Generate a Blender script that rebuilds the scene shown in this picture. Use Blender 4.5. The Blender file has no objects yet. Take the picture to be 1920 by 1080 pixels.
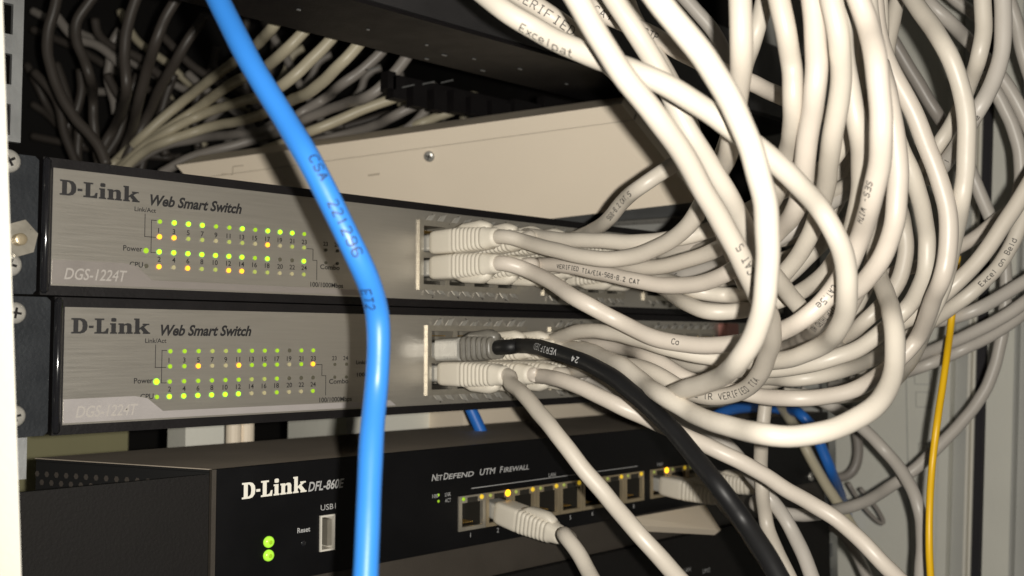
import bpy, math, random
import numpy as np
from mathutils import Vector, Matrix
random.seed(7); rng = np.random.default_rng(7)
scene = bpy.context.scene

# ---------------------------------------------------------------- camera
F = 1892.2                                   # focal length in pixels of a 1920 wide picture
CAM = np.array([-.1163, -.3326, .0266])
ROT = np.array([[.720393535, -.693565358, .00049929], [.0373087166, .038033009, -.998579766],
                [.692561344, .719389035, .0532747670]])
cd = bpy.data.cameras.new('camera'); cam = bpy.data.objects.new('camera', cd)
scene.collection.objects.link(cam); scene.camera = cam
m = Matrix(((ROT[0][0], -ROT[1][0], -ROT[2][0], CAM[0]), (ROT[0][1], -ROT[1][1], -ROT[2][1], CAM[1]),
            (ROT[0][2], -ROT[1][2], -ROT[2][2], CAM[2]), (0, 0, 0, 1)))
cam.matrix_world = m
cd.sensor_width = 36; cd.lens = 36 * F / 1920; cd.clip_start = .01; cd.clip_end = 50
cd.dof.use_dof = True; cd.dof.focus_distance = .36; cd.dof.aperture_fstop = 15

# ---------------------------------------------------------------- light: the phone's flash beside the lens, a dim room
w = bpy.data.worlds.new('World'); scene.world = w; w.use_nodes = True
w.node_tree.nodes['Background'].inputs[0].default_value = (.95, .9, .78, 1)
w.node_tree.nodes['Background'].inputs[1].default_value = .034
ld = bpy.data.lights.new('flash', 'SPOT'); ld.energy = 7.3; ld.shadow_soft_size = .0022
ld.spot_size = math.radians(140); ld.spot_blend = .9; ld.color = (1, .952, .865)
fl = bpy.data.objects.new('flash', ld); scene.collection.objects.link(fl)
fl.location = Vector(CAM + ROT[0] * .0125 - ROT[1] * .001)
aim = Vector(ROT[2] + ROT[0] * .22 - ROT[1] * .06)
fl.rotation_euler = aim.to_track_quat('-Z', 'Y').to_euler()
scene.view_settings.view_transform = 'Standard'; scene.view_settings.look = 'None'
scene.view_settings.exposure = 0; scene.view_settings.gamma = 1
scene.render.engine = 'CYCLES'

# ---------------------------------------------------------------- geometry of points
def ray(px, py): return ROT.T @ np.array([(px - 960) / F, (py - 540) / F, 1.])
def at_d(px, py, d): return CAM + ray(px, py) * d
def on(px, py, ax, v):
    r = ray(px, py); return CAM + r * (v - CAM[ax]) / r[ax]
def to_px(P):
    q = (np.atleast_2d(P) - CAM) @ ROT.T
    return np.column_stack([q[:, 0] / q[:, 2] * F + 960, q[:, 1] / q[:, 2] * F + 540, q[:, 2]])

# ---------------------------------------------------------------- materials
def mat(name, col, rough=.5, metal=0, spec=.5, noise=0, nscale=60, bump=0, bscale=400, stretch=None, emit=0, coat=0, alpha=None):
    mt = bpy.data.materials.new(name); mt.use_nodes = True
    nt = mt.node_tree; b = nt.nodes['Principled BSDF']
    b.inputs['Base Color'].default_value = (*col, 1); b.inputs['Roughness'].default_value = rough
    b.inputs['Metallic'].default_value = metal; b.inputs['Specular IOR Level'].default_value = spec
    b.inputs['Coat Weight'].default_value = coat
    if alpha: b.inputs['Transmission Weight'].default_value = alpha
    tc = nt.nodes.new('ShaderNodeTexCoord'); mp = nt.nodes.new('ShaderNodeMapping')
    nt.links.new(tc.outputs['Object'], mp.inputs[0])
    if stretch: mp.inputs['Scale'].default_value = stretch
    if noise:
        n = nt.nodes.new('ShaderNodeTexNoise'); n.inputs['Scale'].default_value = nscale; n.inputs['Detail'].default_value = 5
        nt.links.new(mp.outputs[0], n.inputs['Vector'])
        mx = nt.nodes.new('ShaderNodeMix'); mx.data_type = 'RGBA'
        mx.inputs[6].default_value = (*[c * (1 - noise) for c in col], 1)
        mx.inputs[7].default_value = (*[min(1, c * (1 + noise)) for c in col], 1)
        nt.links.new(n.outputs[0], mx.inputs[0]); nt.links.new(mx.outputs[2], b.inputs['Base Color'])
        r = nt.nodes.new('ShaderNodeMapRange'); r.inputs[3].default_value = max(.05, rough - .1); r.inputs[4].default_value = min(1, rough + .1)
        nt.links.new(n.outputs[0], r.inputs[0]); nt.links.new(r.outputs[0], b.inputs['Roughness'])
    if bump:
        n2 = nt.nodes.new('ShaderNodeTexNoise'); n2.inputs['Scale'].default_value = bscale; n2.inputs['Detail'].default_value = 3
        nt.links.new(mp.outputs[0], n2.inputs['Vector'])
        bp = nt.nodes.new('ShaderNodeBump'); bp.inputs['Strength'].default_value = bump; bp.inputs['Distance'].default_value = .0003
        nt.links.new(n2.outputs[0], bp.inputs['Height']); nt.links.new(bp.outputs[0], b.inputs['Normal'])
    if emit:
        b.inputs['Emission Color'].default_value = (*col, 1); b.inputs['Emission Strength'].default_value = emit
    return mt
M = dict(
    white=mat('cable_white', (.60, .55, .475), .42, noise=.09, nscale=55, bump=.2, bscale=250),
    white2=mat('cable_white_worn', (.55, .50, .43), .42, noise=.11, nscale=35, bump=.22, bscale=180),
    white3=mat('cable_white_pink', (.60, .54, .47), .40, noise=.08, nscale=70, bump=.2, bscale=300),
    cream=mat('cable_cream', (.50, .45, .33), .42, noise=.06, nscale=40),
    grey=mat('cable_grey', (.28, .255, .23), .42, noise=.08, nscale=40, bump=.15, bscale=250),
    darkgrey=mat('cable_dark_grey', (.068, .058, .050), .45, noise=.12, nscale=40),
    taupe=mat('cable_taupe', (.50, .465, .42), .40, noise=.07, nscale=40, bump=.15, bscale=250),
    blue=mat('cable_blue', (.028, .18, .56), .4, noise=.05, nscale=40, bump=.12, bscale=250),
    deepblue=mat('cable_deep_blue', (.02, .15, .55), .4, noise=.06),
    black=mat('cable_black', (.008, .008, .0085), .5, spec=.3, noise=.1, bump=.25, bscale=200),
    yellow=mat('cable_yellow', (.85, .50, .01), .4),
    boot=mat('boot_white', (.66, .61, .52), .5, bump=.1),
    bootgrey=mat('boot_grey', (.16, .15, .13), .35, noise=.2, nscale=200),
    clear=mat('plug_clear', (.36, .35, .32), .3, noise=.15, nscale=300, spec=.8),
    ink=mat('ink_dark', (.012, .011, .012), .6), inkgrey=mat('ink_grey', (.42, .42, .42), .6),
    inkcable=mat('ink_cable', (.07, .065, .06), .6, noise=.4, nscale=900), inkblue=mat('ink_blue_cable', (.01, .02, .06), .6, noise=.3, nscale=900),
    silver=mat('brushed_silver', (.43, .405, .36), .33, metal=.68, noise=.08, nscale=70, stretch=(.7, 6, 22), bump=.12, bscale=120),
    tab=mat('tab_mauve', (.33, .30, .28), .35, metal=.4, noise=.06, nscale=90),
    tab2=mat('tab_pale', (.46, .43, .42), .35, metal=.3, noise=.06, nscale=90), tabtext2=mat('tab_lettering_pale', (.42, .39, .36), .45), tabtext=mat('tab_lettering', (.45, .42, .39), .45, metal=.3),
    blk=mat('black_paint', (.007, .006, .0065), .5, spec=.3, noise=.2, nscale=80, bump=.3, bscale=900),
    gloss=mat('black_gloss', (.012, .012, .014), .14, spec=.7, coat=.3, noise=.2, nscale=120),
    ear=mat('ear_slate', (.020, .023, .027), .38, metal=.2, noise=.25, nscale=90, bump=.3, bscale=700),
    face=mat('firewall_face', (.0035, .0035, .0042), .45, spec=.25, noise=.2, nscale=60),
    matte=mat('matte_black', (.0075, .0065, .006), .7, spec=.3, noise=.25, nscale=60, bump=.4, bscale=900),
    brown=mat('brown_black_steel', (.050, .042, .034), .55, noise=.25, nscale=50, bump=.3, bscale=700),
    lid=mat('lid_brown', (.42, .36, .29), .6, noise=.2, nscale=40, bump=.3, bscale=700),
    zinc=mat('zinc_steel', (.42, .43, .43), .38, metal=.75, noise=.14, nscale=90, bump=.2),
    chrome=mat('chrome', (.62, .60, .55), .3, metal=.55, noise=.1, nscale=300),
    fwmetal=mat('port_shell_dull', (.40, .33, .22), .4, metal=.5, noise=.2, nscale=200), beige2=mat('beige_crease', (.52, .44, .34), .6), portmetal=mat('port_shell', (.40, .37, .31), .32, metal=.6, noise=.12, nscale=300, bump=.2),
    brass=mat('contact_gold', (.75, .50, .16), .3, metal=.9),
    hole=mat('port_inside', (.02, .018, .014), .5),
    beige=mat('beige_enamel', (.86, .75, .60), .55, noise=.05, nscale=25, bump=.15, bscale=900),
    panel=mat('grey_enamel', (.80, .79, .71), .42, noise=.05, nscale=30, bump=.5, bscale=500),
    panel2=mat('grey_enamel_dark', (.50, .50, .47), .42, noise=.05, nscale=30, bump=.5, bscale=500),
    whitepaint=mat('cream_enamel', (.86, .83, .74), .4, noise=.03, nscale=30, bump=.3, bscale=500),
    rubber2=mat('dull_black', (.004, .004, .004), .8), rubber=mat('black_rubber', (.018, .016, .02), .6, noise=.2),
    pink=mat('pink_plastic', (.62, .28, .24), .5, noise=.05),
    olive=mat('olive_enamel', (.33, .31, .17), .6, noise=.15, nscale=20),
    lg=mat('led_green', (.40, 1, .02), .4, emit=1.3), lgd=mat('led_green_dim', (.30, .52, .02), .4, emit=.4),
    lgf=mat('led_green_faint', (.36, .42, .10), .4, emit=.22), lo=mat('led_amber', (1, .42, .02), .4, emit=1.5),
    ly=mat('led_yellow', (1, .46, .01), .4, emit=2.6), loff=mat('led_off', (.09, .085, .06), .4), lof2=mat('led_unlit_tan', (.42, .38, .22), .4, emit=.08),
    lamp_dim=mat('led_yellow_dim', (.75, .50, .03), .4, emit=.5),
    lbig=mat('led_lens_green', (.45, .9, .06), .25, emit=.35),
    usb=mat('usb_metal', (.80, .76, .68), .35, metal=.25, noise=.1, nscale=200), dim=mat('dim_steel', (.028, .027, .028), .5, noise=.3, nscale=50), dust=mat('dust_speck', (.5, .5, .5), .5),
)

# ---------------------------------------------------------------- object helpers
def link(o): scene.collection.objects.link(o); return o
def mesh_obj(name, V, Fc, mt, parent=None, smooth=False):
    me = bpy.data.meshes.new(name); me.from_pydata([tuple(map(float, v)) for v in V], [], Fc); me.materials.append(M[mt] if isinstance(mt, str) else mt)
    if smooth: me.polygons.foreach_set('use_smooth', [True] * len(me.polygons))
    me.update(); o = link(bpy.data.objects.new(name, me))
    if parent is not None:
        o.parent = parent
        pl = Vector(parent.get('_p', (0, 0, 0))); o.location = -pl; 
    return o
def empty(name, loc, label, cat, group=None):
    o = link(bpy.data.objects.new(name, None)); o.empty_display_size = .01; o.location = loc; o['_p'] = tuple(map(float, loc))
    return tag(o, label, cat, group)
def tag(o, label, cat, group=None, kind=None):
    if label: o['label'] = label
    if cat: o['category'] = cat
    if group: o['group'] = group
    if kind: o['kind'] = kind
    return o
class MB:
    def __init__(s): s.V = []; s.F = []
    def add(s, V, Fc):
        n = len(s.V); s.V += [tuple(map(float, v)) for v in V]; s.F += [tuple(i + n for i in f) for f in Fc]; return s
    def box(s, x0, x1, y0, y1, z0, z1, b=0):
        if b <= 0:
            return s.add([(x, y, z) for x in (x0, x1) for y in (y0, y1) for z in (z0, z1)],
                  [(0, 1, 3, 2), (4, 6, 7, 5), (0, 4, 5, 1), (2, 3, 7, 6), (0, 2, 6, 4), (1, 5, 7, 3)])
        # chamfered along x-z outline
        o = [(x0 + b, z0), (x1 - b, z0), (x1, z0 + b), (x1, z1 - b), (x1 - b, z1), (x0 + b, z1), (x0, z1 - b), (x0, z0 + b)]
        return s.prism(o, y0, y1)
    def prism(s, poly, y0, y1):                  # polygon in x-z, extruded along y (y0 = front)
        n = len(poly)
        V = [(x, y0, z) for x, z in poly] + [(x, y1, z) for x, z in poly]
        Fc = [tuple(range(n)), tuple(range(2 * n - 1, n - 1, -1))] + [(i, i + n, (i + 1) % n + n, (i + 1) % n) for i in range(n)]
        return s.add(V, Fc)
    def plan(s, poly, z0, z1):                   # polygon in x-y, extruded in z
        n = len(poly)
        V = [(x, y, z0) for x, y in poly] + [(x, y, z1) for x, y in poly]
        Fc = [tuple(range(n - 1, -1, -1)), tuple(range(n, 2 * n))] + [(i, (i + 1) % n, (i + 1) % n + n, i + n) for i in range(n)]
        return s.add(V, Fc)
    def slab(s, Q, t):                           # quad/polygon of 3-D points, thickened by the vector t
        n = len(Q); V = list(Q) + [np.array(q) + t for q in Q]
        Fc = [tuple(range(n)), tuple(range(2 * n - 1, n - 1, -1))] + [(i, i + n, (i + 1) % n + n, (i + 1) % n) for i in range(n)]
        return s.add(V, Fc)
    def dome(s, c, r, h, n=20, ax=(0, -1, 0)):   # flat-backed dome facing ax
        a = Vector(ax).normalized(); u = a.orthogonal().normalized(); v = a.cross(u); c = Vector(c)
        V = []; Fc = []
        rings = [(1, 0), (1, .35), (.88, .7), (.6, .92), (.3, 1)]
        for rr, hh in rings:
            V += [tuple(c + (u * math.cos(k * 2 * math.pi / n) + v * math.sin(k * 2 * math.pi / n)) * r * rr + a * h * hh) for k in range(n)]
        for i in range(len(rings) - 1):
            Fc += [(i * n + k, i * n + (k + 1) % n, (i + 1) * n + (k + 1) % n, (i + 1) * n + k) for k in range(n)]
        Fc.append(tuple((len(rings) - 1) * n + k for k in range(n)))
        return s.add(V, Fc)
    def frame(s, x0, x1, z0, z1, holes, y0, y1):  # plate with rectangular holes
        xs = sorted({x0, x1} | {h[0] for h in holes} | {h[1] for h in holes}); zs = sorted({z0, z1} | {h[2] for h in holes} | {h[3] for h in holes})
        def inh(cx, cz): return any(h[0] < cx < h[1] and h[2] < cz < h[3] for h in holes)
        idx = {}
        def v(i, j, y):
            k = (i, j, y)
            if k not in idx: idx[k] = len(s.V); s.V.append((xs[i], y, zs[j]))
            return idx[k]
        solid = [[not inh((xs[i] + xs[i + 1]) / 2, (zs[j] + zs[j + 1]) / 2) for j in range(len(zs) - 1)] for i in range(len(xs) - 1)]
        for i in range(len(xs) - 1):
            for j in range(len(zs) - 1):
                if not solid[i][j]: continue
                s.F.append((v(i, j, y0), v(i + 1, j, y0), v(i + 1, j + 1, y0), v(i, j + 1, y0)))
                s.F.append((v(i, j, y1), v(i, j + 1, y1), v(i + 1, j + 1, y1), v(i + 1, j, y1)))
                for di, dj, a, b in ((-1, 0, (i, j), (i, j + 1)), (1, 0, (i + 1, j + 1), (i + 1, j)), (0, -1, (i + 1, j), (i, j)), (0, 1, (i, j + 1), (i + 1, j + 1))):
                    ii, jj = i + di, j + dj
                    if not (0 <= ii < len(xs) - 1 and 0 <= jj < len(zs) - 1) or not solid[ii][jj]:
                        s.F.append((v(*a, y0), v(*b, y0), v(*b, y1), v(*a, y1)))
        return s
    def obj(s, name, mt, parent=None, smooth=False): return mesh_obj(name, s.V, s.F, mt, parent, smooth)

def text_mb(txt, x, z, h, y, width=None, shear=0, bold=0, font_scale=1, roll=0):
    """lettering from Blender's own font, lower left corner at (x, z), cap height h, facing -y, as (V, F)"""
    c = bpy.data.curves.new('t', 'FONT'); c.body = txt; c.size = 1; c.shear = shear; c.offset = bold; c.fill_mode = 'FRONT'; c.resolution_u = 3
    o = bpy.data.objects.new('t', c); scene.collection.objects.link(o)
    dg = bpy.context.evaluated_depsgraph_get(); me = bpy.data.meshes.new_from_object(o.evaluated_get(dg))
    V = np.array([v.co for v in me.vertices]); Fc = [tuple(p.vertices) for p in me.polygons]
    bpy.data.objects.remove(o); bpy.data.curves.remove(c); bpy.data.meshes.remove(me)
    if not len(V): return [], []
    sc = h / .69; wd = V[:, 0].max() - V[:, 0].min(); sx = sc if width is None else width / wd
    X = x + (V[:, 0] - V[:, 0].min()) * sx; Z = z + V[:, 1] * sc
    return np.column_stack([X, np.full(len(X), y), Z]), Fc

LOGO = [[(0,0),(5,0),(7,.6),(8.4,2.4),(8.8,5),(8.4,7.6),(7,9.4),(5,10),(0,10),(0,9),(1.2,8.8),(1.2,1.2),(0,1)],
 [(3.8,1.2),(3.8,8.8),(4.8,8.6),(5.8,7.4),(6.1,5),(5.8,2.6),(4.8,1.4)],
 [(9.4,3.6),(12,3.6),(12,5.2),(9.4,5.2)],
 [(12.5,0),(20,0),(20.3,3.6),(19.2,3.6),(18.4,1.7),(17,1.2),(16.3,1.2),(16.3,8.8),(17.8,9),(17.8,10),(12.5,10),(12.5,9),(13.7,8.8),(13.7,1.2),(12.5,1)],
 [(21,0),(25,0),(25,1),(24.3,1.1),(24.3,7),(21,7),(21,6),(21.7,5.9),(21.7,1.1),(21,1)], [(21.6,8.3),(22.3,7.9),(23.8,7.9),(24.5,8.3),(24.5,10),(23.8,10.5),(22.3,10.5),(21.6,10)],
 [(25.6,0),(29.6,0),(29.6,1),(28.9,1.1),(28.9,5.2),(29.8,5.8),(30.6,5.4),(30.6,1.1),(29.9,1),(29.9,0),(33.9,0),(33.9,1),(33.2,1.1),(33.2,5.4),(32.6,6.8),(31,7.2),(29.8,6.9),(28.9,6.3),(28.9,7),(25.6,7),(25.6,6),(26.3,5.9),(26.3,1.1),(25.6,1)],
 [(34.5,0),(38.3,0),(38.3,1),(37.7,1.1),(37.7,2.6),(38.4,3.2),(40,1.1),(39.6,1),(39.6,0),(44,0),(44,1),(43.2,1.1),(40.4,4.6),(42.2,6),(43.4,6.1),(43.4,7),(39.4,7),(39.4,6.1),(40,6),(37.7,4),(37.7,10.4),(34.5,10.4),(34.5,9.4),(35.2,9.3),(35.2,1.1),(34.5,1)]]
def logo_mesh(x, z, wd, ht, y):
    c = bpy.data.curves.new('l', 'CURVE'); c.dimensions = '2D'; c.fill_mode = 'BOTH'
    for sp in LOGO:
        s = c.splines.new('POLY'); s.points.add(len(sp) - 1); s.use_cyclic_u = True
        for p, q in zip(s.points, sp): p.co = (q[0], q[1], 0, 1)
    o = link(bpy.data.objects.new('l', c)); dg = bpy.context.evaluated_depsgraph_get(); me = bpy.data.meshes.new_from_object(o.evaluated_get(dg))
    V = np.array([v.co for v in me.vertices]); Fc = [tuple(p.vertices) for p in me.polygons]
    bpy.data.objects.remove(o); bpy.data.curves.remove(c); bpy.data.meshes.remove(me)
    return np.column_stack([x + V[:, 0] / 44 * wd, np.full(len(V), y), z + V[:, 1] / 10 * ht]), Fc

# ================================================================ THE CABINET
# side panel on the right: plane x = .54 with a post, a black gasket and knock-outs; slight lean as in the cabinet
def sx(y, z): return y - (z + .027) * .05
def side_strip(mb, y0, y1, x0, x1, z0=-.30, z1=.50):
    a = [(x0, sx(y0, z0), z0), (x0, sx(y1, z0), z0), (x0, sx(y1, z1), z1), (x0, sx(y0, z1), z1)]
    return mb.slab(a, np.array([x1 - x0, 0, 0]))
side = empty('side_panel', (.54, 0, -.30), 'grey enamelled inner side panel of the cabinet behind the cable loops', 'cabinet panel')
b = MB(); side_strip(b, .50, -.0530, .5400, .5430); b.obj('sheet', 'panel', side)
MB().box(.5300, .5395, .05, .50, .045, .50).obj('shade_sheet', 'matte', side)  # added black sheet, stands in for the darkness deep in the cabinet
b = MB(); side_strip(b, -.0535, -.0600, .5330, .5430); b.obj('post_flange', 'panel', side)
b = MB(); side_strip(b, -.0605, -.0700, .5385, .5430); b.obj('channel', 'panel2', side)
b = MB(); side_strip(b, -.0703, -.0720, .5335, .5430); side_strip(b, -.0728, -.0742, .5355, .5430); b.obj('post_ridge', 'whitepaint', side)
b = MB(); side_strip(b, -.0746, -.0798, .5362, .5430); b.obj('gasket', 'rubber', side)
b = MB(); side_strip(b, -.0802, -.0975, .5385, .5430); b.obj('door_sheet', 'panel', side)
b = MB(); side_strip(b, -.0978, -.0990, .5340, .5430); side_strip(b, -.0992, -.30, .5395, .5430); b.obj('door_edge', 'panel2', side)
# knock-outs: pressed outlines standing 0.6 mm proud
for (xa, ya, xb, yb) in ((1714, 678, 1745, 722), (1717, 734, 1747, 765), (1722, 830, 1750, 868)):
    p = on(xa, ya, 0, .54); q = on(xb, yb, 0, .54); mb = MB()
    y0, y1, z0, z1 = q[1], p[1], q[2], p[2]; t = .0006
    for A in ((y0, y1, z0, z0 + t), (y0, y1, z1 - t, z1), (y0, y0 + t, z0 + t, z1 - t), (y1 - t, y1, z0 + t, z1 - t)):
        mb.add([(.5395, A[0], A[2]), (.5395, A[1], A[2]), (.5395, A[1], A[3]), (.5395, A[0], A[3]), (.5402, A[0], A[2]), (.5402, A[1], A[2]), (.5402, A[1], A[3]), (.5402, A[0], A[3])],
               [(0, 1, 2, 3), (4, 7, 6, 5), (0, 4, 5, 1), (1, 5, 6, 2), (2, 6, 7, 3), (3, 7, 4, 0)])
    mb.obj('knockout', 'panel2', side)
p = on(1700, 740, 0, .54)
MB().box(.5396, .5401, p[1] - .0004, p[1] + .0004, -.30, .02).obj('seam', 'panel2', side)

tag(MB().box(-.45, .60, .50, .52, -.35, .6).obj('back_wall', 'matte'), '', None, kind='structure')
tag(MB().box(-.45, .60, -.05, .50, -.36, -.35).obj('floor', 'matte'), '', None, kind='structure')

# white door frame on the far left (leans slightly)
dA = .245
Q = [at_d(-190, -60, dA), at_d(3, -60, dA), at_d(42, 1140, dA), at_d(-190, 1140, dA)]
dp = MB(); dp.slab(Q, (ray(0, 540) - ROT[0] * .05) * .004)
Q2 = [at_d(3, -60, dA) - ROT[0] * .0045, at_d(3, -60, dA) - ROT[0] * .0005, at_d(42, 1140, dA) - ROT[0] * .0005, at_d(42, 1140, dA) - ROT[0] * .0045]
dp2 = MB(); dp2.slab([q + (ray(0, 540) - ROT[0] * .05) * .0042 for q in Q2], (ray(0, 540) - ROT[0] * .05) * .02)
r_ = empty('door_frame', tuple(Q[2]), 'cream white cabinet door frame at the left edge, nearest the lens', 'door frame')
dp.obj('face', 'whitepaint', r_); dp2.obj('return_flange', 'whitepaint', r_)

# perforated zinc rail behind the door frame, in view above and below the two switches
def rail(x0, x1, z0, z1, slots, label, y=.0035):
    r = empty('mounting_rail', (x0, y, z0), label, 'rail', 'zinc mounting rails at the left')
    mb = MB(); mb.frame(x0, x1, z0, z1, slots, y, y + .002); mb.obj('strip', 'zinc', r)
    MB().box(x0, x0 + .0015, y + .0021, y + .03, z0, z1).obj('flange', 'zinc', r)
    return r
rail(-.030, -.0088, .0895, .20, [(-.0155, -.0120, z, z + .0098) for z in (.0915, .1075, .1235, .1395, .1555, .1715)], 'upper zinc mounting rail with rectangular slots above the top switch')
rail(-.030, -.0045, -.0165, -.0035, [(-.0145, -.0102, -.0140, -.0055)], 'short piece of zinc rail with one slot below the second switch')

# ================================================================ SWITCHES
def screw(c, r, parent, h=.0016, name='screw'):
    mb = MB(); mb.dome(c, r, h); o = mb.obj(name, 'chrome', parent, True)
    a = random.random() * 1.5
    mb = MB()
    for k in (0, 1):
        ca, sa = math.cos(a + k * math.pi / 2), math.sin(a + k * math.pi / 2); L = r * .5; t = r * .11
        P = [(-L, -t), (L, -t), (L, t), (-L, t)]
        mb.add([(c[0] + u * ca - v * sa, c[1] - h - .00004 - .00002 * k, c[2] + u * sa + v * ca) for u, v in P], [(0, 1, 2, 3)])
    mb.obj('cross_slot', 'matte', o)
    return o

PW = .0143
def port_block(root, x0, z0, ncol, rows=2, name='port_block'):
    """metal shelled socket block recessed behind the faceplate; front lip stands 1.2 mm proud"""
    hgt = .0136 * rows + .0024; wd = PW * ncol + .002
    holes = []
    for c in range(ncol):
        for r in range(rows):
            cx = x0 + .001 + PW * (c + .5); cz = z0 + .0012 + .0136 * (r + .5)
            holes.append((cx - .0059, cx + .0059, cz - .0056, cz + .0056))
    sh = MB(); sh.frame(x0, x0 + wd, z0, z0 + hgt, holes, -.0014, .012); root_o = sh.obj(name, 'portmetal', root)
    for (a, b_, c, d) in holes:
        mb = MB(); mb.box(a + .0001, b_ - .0001, .0110, .0118, c + .0001, d - .0001); 
        mb.box(a + .0001, b_ - .0001, .002, .0109, c + .0001, c + .0018); mb.obj('socket', 'hole', root_o)
        mb = MB()
        for k in range(8): mb.box(a + .0018 + k * .00102, a + .0022 + k * .00102, .001, .0105, d - .0022, d - .0018)
        mb.obj('contacts', 'brass', root_o)
    # little spring tongues round the shell
    tg = MB()
    for c in range(ncol):
        for off in (.28, .72):
            x = x0 + .001 + PW * (c + off)
            for (za, sg) in ((z0 + hgt, 1), (z0, -1)):
                ln = .0022 + random.random() * .0012
                tg.add([(x - .0014, -.0015, za), (x + .0014, -.0015, za), (x + .0014 + .0006, -.0034, za + sg * ln), (x - .0008, -.0030, za + sg * ln * .7),
                        (x - .0014, -.0006, za), (x + .0014, -.0006, za), (x + .002, -.0026, za + sg * ln), (x - .0008, -.0022, za + sg * ln * .7)],
                       [(0, 1, 2, 3), (7, 6, 5, 4), (0, 4, 5, 1), (1, 5, 6, 2), (2, 6, 7, 3), (3, 7, 4, 0)])
    tg.obj('spring_tongue', 'chrome', root_o)
    return root_o

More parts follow.
